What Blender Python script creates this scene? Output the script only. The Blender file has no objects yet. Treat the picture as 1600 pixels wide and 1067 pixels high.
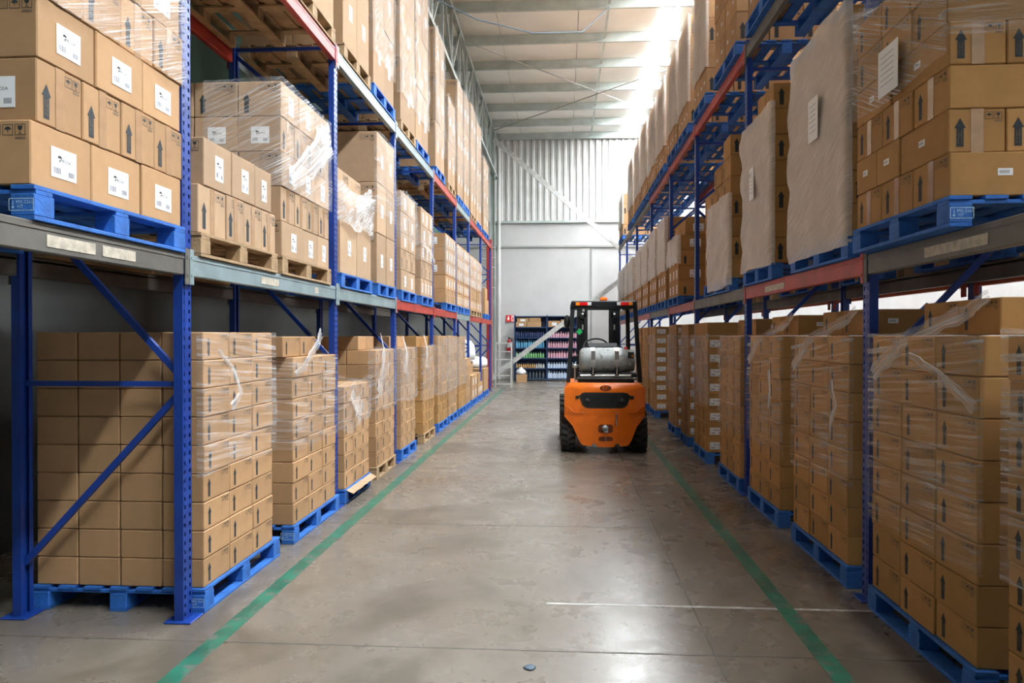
import bpy, math, random
import numpy as np
from mathutils import Vector, Matrix, noise

random.seed(11)
SC = bpy.context.scene
COL = SC.collection
PI = math.pi

# ------------------------------------------------------------------ camera
F, VX, VY, CH = 1180.0, 880.0, 525.0, 1.6
YAW = math.atan((VX - 800) / F)
PIT = math.atan((533.5 - VY) / F)
cam_d = bpy.data.cameras.new('camera')
cam_d.sensor_width = 36.0
cam_d.lens = F / 1600 * 36
cam_d.clip_start = 0.05
cam = bpy.data.objects.new('camera', cam_d)
COL.objects.link(cam)
cam.location = (0, 0, CH)
cam.rotation_euler = (PI / 2 - PIT, 0, YAW)
SC.camera = cam

# ------------------------------------------------------------------ world, light, exposure
SKY_STRENGTH = 0.07          # added fill light, let in where the end behind the camera is left unwalled
SKYLIGHT = 140.0              # translucent roof strip over the aisle
SKYLIGHT_2 = 9.0            # the same strip over the neighbouring aisle
w = bpy.data.worlds.new('daylight')
SC.world = w
w.use_nodes = True
w.node_tree.nodes['Background'].inputs[0].default_value = (0.86, 0.94, 1.0, 1)
w.node_tree.nodes['Background'].inputs[1].default_value = SKY_STRENGTH
SC.view_settings.view_transform = 'Standard'
SC.view_settings.look = 'None'
SC.view_settings.gamma = 1
SC.view_settings.use_curve_mapping = False
SC.view_settings.exposure = 0.06
SC.cycles.max_bounces = 8
SC.cycles.diffuse_bounces = 5
SC.cycles.glossy_bounces = 3
SC.cycles.transparent_max_bounces = 10

# ------------------------------------------------------------------ materials
MATS = {}


def new_mat(name):
    m = bpy.data.materials.new(name)
    m.use_nodes = True
    MATS[name] = m
    return m, m.node_tree.nodes, m.node_tree.links, m.node_tree.nodes['Principled BSDF']


def mat(name, col, rough=0.5, metal=0.0, var=0.12, scale=6.0, bump=0.0, bscale=40.0, spec=0.5, col2=None, thresh=0.62):
    """plain surface with noise variation; col2 adds worn patches"""
    m, N, L, B = new_mat(name)
    B.inputs['Roughness'].default_value = rough
    B.inputs['Metallic'].default_value = metal
    B.inputs['Specular IOR Level'].default_value = spec
    tc = N.new('ShaderNodeTexCoord')
    nz = N.new('ShaderNodeTexNoise')
    nz.inputs['Scale'].default_value = scale
    nz.inputs['Detail'].default_value = 6
    L.new(tc.outputs['Object'], nz.inputs['Vector'])
    mr = N.new('ShaderNodeMapRange')
    mr.inputs[1].default_value = 0.3
    mr.inputs[2].default_value = 0.7
    mr.inputs[3].default_value = 1 - var
    mr.inputs[4].default_value = 1 + var
    L.new(nz.outputs['Fac'], mr.inputs[0])
    mx = N.new('ShaderNodeMix')
    mx.data_type = 'RGBA'
    mx.blend_type = 'MULTIPLY'
    mx.inputs[0].default_value = 1
    mx.inputs[6].default_value = (*col, 1)
    L.new(mr.outputs[0], mx.inputs[7])
    out = mx.outputs[2]
    if col2 is not None:
        n2 = N.new('ShaderNodeTexNoise')
        n2.inputs['Scale'].default_value = scale * 2.3
        n2.inputs['Detail'].default_value = 8
        n2.inputs['Roughness'].default_value = 0.7
        L.new(tc.outputs['Object'], n2.inputs['Vector'])
        r2 = N.new('ShaderNodeMapRange')
        r2.inputs[1].default_value = thresh
        r2.inputs[2].default_value = thresh + 0.06
        L.new(n2.outputs['Fac'], r2.inputs[0])
        m2 = N.new('ShaderNodeMix')
        m2.data_type = 'RGBA'
        L.new(r2.outputs[0], m2.inputs[0])
        L.new(out, m2.inputs[6])
        m2.inputs[7].default_value = (*col2, 1)
        out = m2.outputs[2]
    L.new(out, B.inputs['Base Color'])
    if bump:
        nb = N.new('ShaderNodeTexNoise')
        nb.inputs['Scale'].default_value = bscale
        nb.inputs['Detail'].default_value = 4
        L.new(tc.outputs['Object'], nb.inputs['Vector'])
        bp = N.new('ShaderNodeBump')
        bp.inputs['Strength'].default_value = bump
        bp.inputs['Distance'].default_value = 0.01
        L.new(nb.outputs['Fac'], bp.inputs['Height'])
        L.new(bp.outputs['Normal'], B.inputs['Normal'])
    return m


def cardboard(name, col):
    m, N, L, B = new_mat(name)
    B.inputs['Roughness'].default_value = 0.72
    B.inputs['Specular IOR Level'].default_value = 0.25
    tc = N.new('ShaderNodeTexCoord')
    oi = N.new('ShaderNodeObjectInfo')
    ge = N.new('ShaderNodeNewGeometry')
    ad = N.new('ShaderNodeMath')
    ad.operation = 'ADD'
    L.new(oi.outputs['Random'], ad.inputs[0])
    L.new(ge.outputs['Random Per Island'], ad.inputs[1])
    fr = N.new('ShaderNodeMath')
    fr.operation = 'FRACT'
    L.new(ad.outputs[0], fr.inputs[0])
    nz = N.new('ShaderNodeTexNoise')
    nz.inputs['Scale'].default_value = 9
    nz.inputs['Detail'].default_value = 7
    nz.inputs['Roughness'].default_value = 0.65
    L.new(tc.outputs['Object'], nz.inputs['Vector'])
    mr = N.new('ShaderNodeMapRange')
    mr.inputs[1].default_value = 0.25
    mr.inputs[2].default_value = 0.75
    mr.inputs[3].default_value = 0.90
    mr.inputs[4].default_value = 1.08
    L.new(nz.outputs['Fac'], mr.inputs[0])
    m2 = N.new('ShaderNodeMapRange')
    m2.inputs[3].default_value = 0.84
    m2.inputs[4].default_value = 1.1
    L.new(fr.outputs[0], m2.inputs[0])
    mu = N.new('ShaderNodeMath')
    mu.operation = 'MULTIPLY'
    L.new(mr.outputs[0], mu.inputs[0])
    L.new(m2.outputs[0], mu.inputs[1])
    hs = N.new('ShaderNodeHueSaturation')
    hs.inputs['Color'].default_value = (*col, 1)
    L.new(mu.outputs[0], hs.inputs['Value'])
    L.new(hs.outputs[0], B.inputs['Base Color'])
    return m


def film_mat(name, base, amp, tint, sx=0.7, sy=26.0, skew=0.35, rough=0.22, lo=0.42, hi=0.72, bump=0.5):
    """stretch film: clear sheet with milky streaks along the wrapping direction"""
    m, N, L, B = new_mat(name)
    uv = N.new('ShaderNodeTexCoord')
    mp = N.new('ShaderNodeMapping')
    mp.inputs['Rotation'].default_value = (0, 0, skew)
    L.new(uv.outputs['UV'], mp.inputs[0])
    sc = N.new('ShaderNodeVectorMath')
    sc.operation = 'MULTIPLY'
    sc.inputs[1].default_value = (sx, sy, 1)
    L.new(mp.outputs[0], sc.inputs[0])
    n1 = N.new('ShaderNodeTexNoise')
    n1.inputs['Scale'].default_value = 1.6
    n1.inputs['Detail'].default_value = 5
    n1.inputs['Roughness'].default_value = 0.6
    n1.inputs['Distortion'].default_value = 0.25
    L.new(sc.outputs[0], n1.inputs['Vector'])
    r1 = N.new('ShaderNodeMapRange')
    r1.inputs[1].default_value = lo
    r1.inputs[2].default_value = hi
    L.new(n1.outputs['Fac'], r1.inputs[0])
    n2 = N.new('ShaderNodeTexNoise')
    n2.inputs['Scale'].default_value = 3.0
    n2.inputs['Detail'].default_value = 3
    L.new(uv.outputs['UV'], n2.inputs['Vector'])
    r2 = N.new('ShaderNodeMapRange')
    r2.inputs[1].default_value = 0.35
    r2.inputs[2].default_value = 0.65
    r2.inputs[3].default_value = 0.25
    L.new(n2.outputs['Fac'], r2.inputs[0])
    mu = N.new('ShaderNodeMath')
    mu.operation = 'MULTIPLY'
    L.new(r1.outputs[0], mu.inputs[0])
    L.new(r2.outputs[0], mu.inputs[1])
    ma = N.new('ShaderNodeMath')
    ma.operation = 'MULTIPLY_ADD'
    ma.use_clamp = True
    L.new(mu.outputs[0], ma.inputs[0])
    ma.inputs[1].default_value = amp
    ma.inputs[2].default_value = base
    tr = N.new('ShaderNodeBsdfTransparent')
    mx = N.new('ShaderNodeMixShader')
    L.new(ma.outputs[0], mx.inputs[0])
    L.new(tr.outputs[0], mx.inputs[1])
    B.inputs['Base Color'].default_value = (*tint, 1)
    B.inputs['Roughness'].default_value = rough
    B.inputs['Specular IOR Level'].default_value = 0.7
    bp = N.new('ShaderNodeBump')
    bp.inputs['Strength'].default_value = bump
    bp.inputs['Distance'].default_value = 0.02
    L.new(n1.outputs['Fac'], bp.inputs['Height'])
    L.new(bp.outputs['Normal'], B.inputs['Normal'])
    L.new(B.outputs[0], mx.inputs[2])
    L.new(mx.outputs[0], N['Material Output'].inputs[0])
    return m


cardboard('cardboard_tan', (0.43, 0.255, 0.128))
cardboard('cardboard_brown', (0.42, 0.225, 0.080))
cardboard('cardboard_dull', (0.34, 0.215, 0.122))  # tan darkened so the strongly skylit upper left cartons stay below white
cardboard('cardboard_pale', (0.43, 0.29, 0.18))
mat('ink', (0.018, 0.024, 0.028), 0.7, var=0.3, scale=60)
mat('ink_soft', (0.17, 0.11, 0.065), 0.7, var=0.2, scale=60)
mat('label_paper', (0.80, 0.81, 0.83), 0.45, var=0.03)
mat('label_grey', (0.22, 0.23, 0.26), 0.5, var=0.4, scale=120)
mat('tape', (0.42, 0.26, 0.15), 0.16, var=0.12, scale=14, spec=0.8)
mat('rack_blue', (0.008, 0.042, 0.26), 0.38, var=0.22, scale=5, col2=(0.008, 0.022, 0.12), thresh=0.66)
mat('rack_red', (0.38, 0.035, 0.022), 0.45, var=0.25, scale=5, col2=(0.20, 0.10, 0.07), thresh=0.64)
mat('rack_orange', (0.62, 0.11, 0.03), 0.42, var=0.15, scale=5)
mat('rack_grey', (0.115, 0.108, 0.094), 0.5, var=0.22, scale=5, col2=(0.10, 0.082, 0.065), thresh=0.60)
mat('rack_steel', (0.22, 0.285, 0.30), 0.42, var=0.18, scale=5, col2=(0.14, 0.14, 0.125), thresh=0.62)
mat('zinc', (0.45, 0.45, 0.43), 0.4, 0.6, var=0.2, scale=20)
mat('pallet_blue', (0.018, 0.125, 0.45), 0.66, var=0.3, scale=7, bump=0.4, bscale=60, col2=(0.02, 0.085, 0.28), thresh=0.6)
mat('pallet_wood', (0.34, 0.225, 0.12), 0.75, var=0.3, scale=7, bump=0.4, bscale=60, col2=(0.26, 0.17, 0.09), thresh=0.6)
mat('stencil', (0.42, 0.60, 0.72), 0.7, var=0.4, scale=80)
mat('sticker', (0.47, 0.42, 0.34), 0.7, var=0.25, scale=30)
mat('wall_white', (0.50, 0.485, 0.475), 0.8, var=0.07, scale=1.2, bump=0.2, bscale=15, col2=(0.44, 0.42, 0.40), thresh=0.66)
mat('wall_metal', (0.56, 0.55, 0.53), 0.45, 0.0, var=0.1, scale=2)
mat('wall_green', (0.055, 0.12, 0.095), 0.6, var=0.3, scale=1)
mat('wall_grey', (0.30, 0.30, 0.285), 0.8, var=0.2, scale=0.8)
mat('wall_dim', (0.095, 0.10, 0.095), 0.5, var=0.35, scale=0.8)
mat('roof_sheet', (0.87, 0.83, 0.78), 0.6, var=0.07, scale=1.0)
mat('roof_steel', (0.40, 0.44, 0.42), 0.45, 0.0, var=0.15, scale=3)
mat('truss_steel', (0.33, 0.35, 0.33), 0.5, 0.0, var=0.2, scale=3)
mat('forklift_orange', (0.80, 0.165, 0.008), 0.32, var=0.08, scale=8, spec=0.5, col2=(0.62, 0.13, 0.02), thresh=0.70)
mat('forklift_black', (0.010, 0.011, 0.012), 0.45, var=0.25, scale=9, spec=0.3)
mat('forklift_deep', (0.006, 0.007, 0.008), 0.6, var=0.2)
mat('rubber', (0.022, 0.022, 0.021), 0.75, var=0.35, scale=16, bump=0.3)
mat('tank_grey', (0.30, 0.325, 0.32), 0.42, 0.2, var=0.22, scale=6, col2=(0.15, 0.16, 0.14), thresh=0.56)
mat('chrome', (0.6, 0.6, 0.6), 0.25, 0.9, var=0.1)
mat('lamp_red', (0.72, 0.012, 0.012), 0.2, var=0.05)
mat('lamp_amber', (0.85, 0.25, 0.015), 0.2, var=0.05)
mat('lamp_white', (0.75, 0.75, 0.75), 0.2, var=0.05)
mat('beacon_orange', (0.95, 0.17, 0.01), 0.25, var=0.05)
mat('tag_green', (0.01, 0.42, 0.10), 0.5)
mat('badge_brown', (0.16, 0.035, 0.01), 0.35)
mat('sign_red', (0.70, 0.02, 0.025), 0.4, var=0.03)
mat('sign_white', (0.85, 0.85, 0.85), 0.4, var=0.02)
mat('aluminium', (0.50, 0.50, 0.48), 0.4, 0.3, var=0.15, scale=10)
mat('sack_white', (0.72, 0.73, 0.75), 0.4, var=0.1)
mat('cable', (0.05, 0.09, 0.13), 0.6)
mat('rod', (0.30, 0.29, 0.26), 0.5)
mat('shelf_blue', (0.012, 0.045, 0.13), 0.5, var=0.2)
mat('line_green', (0.016, 0.125, 0.082), 0.35, var=0.45, scale=5, col2=(0.11, 0.125, 0.105), thresh=0.53)
for nm, c in (('bottle_pink', (0.72, 0.40, 0.48)), ('bottle_pale', (0.55, 0.66, 0.80)), ('bottle_navy', (0.025, 0.04, 0.12)),
              ('bottle_cyan', (0.12, 0.38, 0.58)), ('bottle_green', (0.25, 0.55, 0.22)), ('bottle_amber', (0.65, 0.38, 0.14)),
              ('bottle_white', (0.72, 0.72, 0.70)), ('bottle_smoke', (0.10, 0.12, 0.14))):
    mat(nm, c, 0.3, var=0.06)
film_mat('film_clear', 0.04, 0.48, (0.92, 0.93, 0.95), sx=1.0, sy=30, skew=0.07, lo=0.46, hi=0.66)
film_mat('film_streaky', 0.06, 0.75, (0.92, 0.93, 0.95), sx=0.9, sy=64, skew=-0.42, lo=0.48, hi=0.66)
film_mat('film_milky', 0.46, 0.26, (0.97, 0.92, 0.87), sx=2.2, sy=52, skew=0.45, rough=0.3, bump=0.15)
film_mat('film_top_dimmed', 0.10, 0.5, (0.60, 0.57, 0.54), sx=1.6, sy=10, skew=-0.7, rough=0.25, lo=0.40, hi=0.70, bump=0.3)  # tint greyed to hold down the skylight glare on the upper left loads
film_mat('film_bright', 0.12, 0.50, (0.72, 0.70, 0.68), sx=1.6, sy=10, skew=-0.7, rough=0.25, lo=0.40, hi=0.70)
film_mat('film_crumple', 0.16, 0.85, (0.93, 0.94, 0.95), sx=3.0, sy=40, skew=-0.5, rough=0.2, lo=0.42, hi=0.62)
film_mat('film_rope', 0.10, 0.9, (0.92, 0.93, 0.95), sx=2, sy=28, skew=0.0, rough=0.2, lo=.38, hi=.62)

# skylight: translucent roof sheet lit by the daylight above it
m, N, L, B = new_mat('skylight_sheet')
em = N.new('ShaderNodeEmission')
em.inputs[0].default_value = (0.90, 0.96, 1.0, 1)
em.inputs[1].default_value = SKYLIGHT
L.new(em.outputs[0], N['Material Output'].inputs[0])
m, N, L, B = new_mat('skylight_sheet_b')
em = N.new('ShaderNodeEmission')
em.inputs[0].default_value = (0.90, 0.96, 1.0, 1)
em.inputs[1].default_value = SKYLIGHT_2
L.new(em.outputs[0], N['Material Output'].inputs[0])

# polished concrete
m, N, L, B = new_mat('concrete')
tc = N.new('ShaderNodeTexCoord')


def nz(scale, detail=6, rough=0.6, dist=0.0):
    n = N.new('ShaderNodeTexNoise')
    n.inputs['Scale'].default_value = scale
    n.inputs['Detail'].default_value = detail
    n.inputs['Roughness'].default_value = rough
    n.inputs['Distortion'].default_value = dist
    L.new(tc.outputs['Object'], n.inputs['Vector'])
    return n


def rng(src, a, b, c=0.0, d=1.0):
    r = N.new('ShaderNodeMapRange')
    for i, v in enumerate((a, b, c, d)):
        r.inputs[i + 1].default_value = v
    L.new(src, r.inputs[0])
    return r.outputs[0]


def mixc(f, a, b, mode='MIX'):
    x = N.new('ShaderNodeMix')
    x.data_type = 'RGBA'
    x.blend_type = mode
    for i, v in ((0, f), (6, a), (7, b)):
        if isinstance(v, tuple):
            x.inputs[i].default_value = (*v, 1)
        elif isinstance(v, float):
            x.inputs[i].default_value = v
        else:
            L.new(v, x.inputs[i])
    return x.outputs[2]


big = nz(0.55, 5, 0.55, 0.4)
mid = nz(2.6, 8, 0.65, 0.3)
fine = nz(60, 3)
c = mixc(rng(big.outputs[0], 0.35, 0.65), (0.140, 0.115, 0.088), (0.190, 0.168, 0.142))
c = mixc(rng(mid.outputs[0], 0.54, 0.70, 0, 0.75), c, (0.098, 0.080, 0.059))
st = nz(0.9, 7, 0.6, 0.8)
c = mixc(rng(st.outputs[0], 0.53, 0.62, 0, 0.7), c, (0.076, 0.062, 0.044))
c = mixc(rng(fine.outputs[0], 0.3, 0.7, 0.0, 0.25), c, (0.115, 0.10, 0.088))
L.new(c, B.inputs['Base Color'])
rg = N.new('ShaderNodeMath')
rg.operation = 'ADD'
L.new(rng(mid.outputs[0], 0.3, 0.7, 0.20, 0.36), rg.inputs[0])
L.new(rng(st.outputs[0], 0.5, 0.7, 0.0, 0.12), rg.inputs[1])
L.new(rg.outputs[0], B.inputs['Roughness'])
B.inputs['Specular IOR Level'].default_value = 0.55
bp = N.new('ShaderNodeBump')
bp.inputs['Strength'].default_value = 0.06
bp.inputs['Distance'].default_value = 0.01
L.new(mid.outputs[0], bp.inputs['Height'])
L.new(bp.outputs['Normal'], B.inputs['Normal'])
mat('joint_dark', (0.09, 0.08, 0.065), 0.7, var=0.3, scale=20)
mat('joint_pale', (0.46, 0.45, 0.43), 0.5, var=0.3, scale=20)


# ------------------------------------------------------------------ mesh helpers
class MB:
    def __init__(self):
        self.v, self.f, self.m, self.s = [], [], [], []

    def add(self, vs, fs, mi=0, smooth=False, M=None):
        o = len(self.v)
        self.v += [tuple(M @ Vector(p)) for p in vs] if M is not None else [tuple(p) for p in vs]
        self.f += [tuple(i + o for i in f) for f in fs]
        self.m += [mi] * len(fs)
        self.s += [smooth] * len(fs)
        return self

    def box(self, x0, x1, y0, y1, z0, z1, mi=0, bev=0.0, M=None):
        if bev <= 0:
            vs = [(x, y, z) for z in (z0, z1) for y in (y0, y1) for x in (x0, x1)]
            fs = [(0, 2, 3, 1), (4, 5, 7, 6), (0, 1, 5, 4), (2, 6, 7, 3), (0, 4, 6, 2), (1, 3, 7, 5)]
            return self.add(vs, fs, mi, M=M)
        b = bev
        vs, idx = [], {}
        for sx in (0, 1):
            for sy in (0, 1):
                for sz in (0, 1):
                    X, Y, Z = (x0, x1)[sx], (y0, y1)[sy], (z0, z1)[sz]
                    ix, iy, iz = X + (b, -b)[sx], Y + (b, -b)[sy], Z + (b, -b)[sz]
                    idx[sx, sy, sz] = len(vs)
                    vs += [(X, iy, iz), (ix, Y, iz), (ix, iy, Z)]
        I = lambda a, k: idx[a] + k
        fs = []
        for s in (0, 1):
            q = [I((s, 0, 0), 0), I((s, 1, 0), 0), I((s, 1, 1), 0), I((s, 0, 1), 0)]
            fs.append(q if s else q[::-1])
            q = [I((0, s, 0), 1), I((1, s, 0), 1), I((1, s, 1), 1), I((0, s, 1), 1)]
            fs.append(q[::-1] if s else q)
            q = [I((0, 0, s), 2), I((1, 0, s), 2), I((1, 1, s), 2), I((0, 1, s), 2)]
            fs.append(q if s else q[::-1])
        for a in (0, 1):
            for c_ in (0, 1):
                fs.append((I((a, c_, 0), 0), I((a, c_, 1), 0), I((a, c_, 1), 1), I((a, c_, 0), 1)))
                fs.append((I((a, 0, c_), 0), I((a, 1, c_), 0), I((a, 1, c_), 2), I((a, 0, c_), 2)))
                fs.append((I((0, a, c_), 1), I((1, a, c_), 1), I((1, a, c_), 2), I((0, a, c_), 2)))
        for k in idx:
            fs.append((I(k, 0), I(k, 1), I(k, 2)))
        return self.add(vs, fs, mi, M=M)

    def quad(self, a, b, c_, d, mi=0):
        return self.add([a, b, c_, d], [(0, 1, 2, 3)], mi)

    def tube(self, pts, r, n=8, mi=0, caps=True, smooth=True):
        pts = [Vector(p) for p in pts]
        rs = r if isinstance(r, (list, tuple)) else [r] * len(pts)
        vs, fs = [], []
        t0 = (pts[1] - pts[0]).normalized()
        ref = Vector((0, 0, 1)) if abs(t0.z) < 0.9 else Vector((1, 0, 0))
        for i, p in enumerate(pts):
            t = (pts[min(i + 1, len(pts) - 1)] - pts[max(i - 1, 0)]).normalized()
            a = t.cross(ref).normalized()
            b = t.cross(a).normalized()
            for k in range(n):
                an = 2 * PI * k / n
                vs.append(p + (a * math.cos(an) + b * math.sin(an)) * rs[i])
        for i in range(len(pts) - 1):
            for k in range(n):
                k2 = (k + 1) % n
                fs.append((i * n + k, i * n + k2, (i + 1) * n + k2, (i + 1) * n + k))
        self.add(vs, fs, mi, smooth)
        if caps:
            o = (len(pts) - 1) * n
            self.add(vs, [tuple(range(n)), tuple(range(o + n - 1, o - 1, -1))], mi)
        return self

    def bar(self, p, q, wd, ht, mi=0, up=(0, 0, 1)):
        """rectangular bar from p to q: wd across, ht along up"""
        p, q = Vector(p), Vector(q)
        t = (q - p).normalized()
        u = Vector(up)
        if abs(t.dot(u)) > 0.98:
            u = Vector((0, 1, 0))
        a = t.cross(u).normalized()
        b = a.cross(t).normalized()
        vs = []
        for e in (p, q):
            for sa, sb in ((-1, -1), (1, -1), (1, 1), (-1, 1)):
                vs.append(e + a * sa * wd / 2 + b * sb * ht / 2)
        return self.add(vs, [(0, 1, 2, 3), (7, 6, 5, 4), (0, 4, 5, 1), (1, 5, 6, 2), (2, 6, 7, 3), (3, 7, 4, 0)], mi)

    def lathe(self, prof, n=24, axis='z', c=(0, 0, 0), mi=0, smooth=True):
        vs, fs = [], []
        for (r, h) in prof:
            for k in range(n):
                a = 2 * PI * k / n
                x, y = r * math.cos(a), r * math.sin(a)
                p = (x, y, h) if axis == 'z' else ((h, x, y) if axis == 'x' else (x, h, y))
                vs.append((p[0] + c[0], p[1] + c[1], p[2] + c[2]))
        for i in range(len(prof) - 1):
            for k in range(n):
                k2 = (k + 1) % n
                fs.append((i * n + k, i * n + k2, (i + 1) * n + k2, (i + 1) * n + k))
        self.add(vs, fs, mi, smooth)
        o = (len(prof) - 1) * n
        return self.add(vs, [tuple(range(n - 1, -1, -1)), tuple(range(o, o + n))], mi)

    def prism(self, poly, y0, y1, mi=0):
        """polygon in xz extruded along y"""
        n = len(poly)
        vs = [(x, y0, z) for x, z in poly] + [(x, y1, z) for x, z in poly]
        fs = [tuple(range(n)), tuple(range(2 * n - 1, n - 1, -1))]
        fs += [(i, i + n, (i + 1) % n + n, (i + 1) % n) for i in range(n)]
        return self.add(vs, fs, mi)

    def mesh(self, name, mats):
        me = bpy.data.meshes.new(name)
        me.from_pydata(self.v, [], self.f)
        for x in ([mats] if isinstance(mats, str) else mats):
            me.materials.append(MATS[x])
        me.polygons.foreach_set('material_index', self.m)
        me.polygons.foreach_set('use_smooth', self.s)
        me.update()
        return me

    def build(self, name, mats, parent=None, loc=(0, 0, 0), rz=0.0):
        return link(name, self.mesh(name, mats), parent, loc, rz)


def link(name, data, parent=None, loc=(0, 0, 0), rz=0.0):
    o = bpy.data.objects.new(name, data)
    COL.objects.link(o)
    o.location = loc
    if rz:
        o.rotation_euler = (0, 0, rz)
    if parent is not None:
        o.parent = parent
    return o


def tag(o, label=None, cat=None, group=None, kind=None):
    if label:
        o['label'] = label
    if cat:
        o['category'] = cat
    if group:
        o['group'] = group
    if kind:
        o['kind'] = kind
    return o


def empty(name, loc, label=None, cat=None, group=None, kind=None, rz=0.0):
    o = link(name, None, None, loc, rz)
    o.empty_display_size = 0.1
    return tag(o, label, cat, group, kind)


ORD = ['first', 'second', 'third', 'fourth', 'fifth', 'sixth', 'seventh', 'eighth', 'ninth', 'tenth', 'eleventh', 'twelfth',
       'thirteenth', 'fourteenth']


def text_faces(s, size, rot90=False):
    """mesh verts/faces of a line of lettering in the xz plane, centred on 0,0, facing -y"""
    cu = bpy.data.curves.new('lettering', 'FONT')
    cu.body = s
    cu.size = size
    cu.align_x = 'CENTER'
    cu.align_y = 'CENTER'
    cu.resolution_u = 1
    ob = bpy.data.objects.new('lettering', cu)
    COL.objects.link(ob)
    dg = bpy.context.evaluated_depsgraph_get()
    dg.update()
    me = ob.evaluated_get(dg).to_mesh()
    vs = [((-v.co.y, 0, v.co.x) if rot90 else (v.co.x, 0, v.co.y)) for v in me.vertices]
    fs = [tuple(p.vertices) for p in me.polygons]
    ob.evaluated_get(dg).to_mesh_clear()
    bpy.data.objects.remove(ob)
    bpy.data.curves.remove(cu)
    return vs, fs


# ------------------------------------------------------------------ the setting
WALL_Y, ROOF_Z, XW0, XW1 = 27.8, 9.05, -4.1, 6.4
Y_BACK = -7.0
MB().box(XW0, XW1, Y_BACK, WALL_Y, -0.2, 0).build('floor', 'concrete')['kind'] = 'structure'
bpy.data.objects['floor']['label'] = 'polished grey concrete floor of the warehouse aisle'
flo = bpy.data.objects['floor']
for y in (-0.4, 3.83, 6.35, 9.4, 12.4, 16.7, 21.0, 25.3):
    MB().box(XW0, XW1, y - 0.006, y + 0.006, -0.004, 0.0012).build('joint', 'joint_dark', flo)
MB().box(0.755, 0.767, Y_BACK, WALL_Y, -0.004, 0.0011).build('joint', 'joint_dark', flo)
MB().box(-0.1, 1.84, 4.50, 4.525, -0.004, 0.0016).build('joint', 'joint_pale', flo)
for nm, x, sd in (('floor_line', -1.82, 'cartons across from the forklift'), ('floor_line', 1.30, 'rack on the forklift side')):
    o = MB().box(x - 0.05, x + 0.05, Y_BACK, 23.0, -0.004, 0.0022).build(nm, 'line_green')
    tag(o, 'green painted floor line running beside the ' + sd, 'floor line', 'green floor lines')

# roof: sheets, purlins, skylights
ceil = empty('ceiling', (0, 0, 0), 'white sheet metal roof on steel purlins with a skylight strip', kind='structure')
PUR = [27.75, 26.0, 24.2, 22.35, 20.45, 18.7, 16.8, 14.9, 13.0, 11.0, 9.0, 6.5, 4.0, 1.5, -1, -3.5, -6]
SK = [(2.22, 2.64, 'skylight_sheet'), (4.7, 5.5, 'skylight_sheet_b')]
edges = [XW0, -1.55, 0.35, SK[0][0]]
for i in range(len(PUR) - 1):
    y1, y0 = PUR[i], PUR[i + 1]
    for k in range(3):
        MB().box(edges[k] + 0.006, edges[k + 1] - 0.006, y0, y1, ROOF_Z, ROOF_Z + 0.03).build('roof_sheet', 'roof_sheet', ceil)
    MB().box(SK[0][1], SK[1][0], y0, y1, ROOF_Z, ROOF_Z + 0.03).build('roof_sheet', 'roof_sheet', ceil)
    MB().box(SK[1][1], XW1, y0, y1, ROOF_Z, ROOF_Z + 0.03).build('roof_sheet', 'roof_sheet', ceil)
    for a, b, mm in SK:
        lit = y0 >= -4.0
        MB().box(a, b, y0, y1 - 0.014, ROOF_Z - 0.008, ROOF_Z + 0.03).build('skylight_panel' if lit else 'roof_sheet', mm if lit else 'roof_sheet', ceil)
    # C purlin
    MB().box(XW0, XW1, y1 - 0.012, y1, ROOF_Z - 0.24, ROOF_Z - 0.002).box(XW0, XW1, y1 - 0.075, y1, ROOF_Z - 0.252, ROOF_Z - 0.24) \
        .build('purlin', 'roof_steel', ceil)
for i in range(7):
    MB().box(0.98, 1.03, PUR[i + 1] + 0.02, PUR[i] - 0.08, ROOF_Z - 0.17, ROOF_Z - 0.13).build('sag_rod', 'roof_steel', ceil)

# back wall
wb = empty('wall_back', (0, WALL_Y, 0), 'white end wall, plastered below and corrugated metal above', kind='structure')
SEAM = 1.02
MB().box(XW0, SEAM - 0.015, 0, 0.15, 0, 4.85).build('wall_panel', 'wall_white', wb)
MB().box(SEAM + 0.015, XW1, 0.03, 0.15, 0, 4.85).build('wall_panel', 'wall_white', wb)
MB().box(SEAM - 0.04, SEAM + 0.03, -0.02, 0.1, 0, 4.85).build('pilaster', 'wall_grey', wb)
MB().box(XW0, XW1, 0.01, 0.15, 4.92, 5.75).build('wall_panel', 'wall_white', wb)
MB().box(XW0, XW1, -0.05, 0.1, 4.85, 4.92).build('ledge', 'wall_grey', wb)
MB().box(XW0, XW1, -0.09, 0.1, 5.75, 5.83).build('ledge', 'roof_steel', wb)
mb = MB()
x = XW0
pts = []
while x < XW1:
    pts += [(x, 0.06), (x + 0.1, 0.06), (x + 0.135, 0.0), (x + 0.20, 0.0)]
    x += 0.235
vs = [(px, py, z) for z in (5.83, ROOF_Z) for px, py in pts]
n = len(pts)
mb.add(vs, [(i, i + 1, i + 1 + n, i + n) for i in range(n - 1)])
mb.build('corrugated_sheet', 'wall_metal', wb)
MB().box(XW0, XW1, 0.1, 0.15, 5.83, ROOF_Z).build('backing_sheet', 'wall_metal', wb)
# side walls
wl = empty('wall_left', (XW0, 0, 0), 'dim green and grey side wall behind the rack', kind='structure')
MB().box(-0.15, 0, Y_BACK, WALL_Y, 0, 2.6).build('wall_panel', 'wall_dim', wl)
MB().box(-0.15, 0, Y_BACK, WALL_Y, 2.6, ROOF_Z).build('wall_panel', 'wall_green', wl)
wr = empty('wall_right', (XW1, 0, 0), 'pale side wall seen through the gaps of the rack', kind='structure')
MB().box(0, 0.15, Y_BACK, WALL_Y, 0, ROOF_Z).build('wall_panel', 'wall_white', wr)

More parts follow.
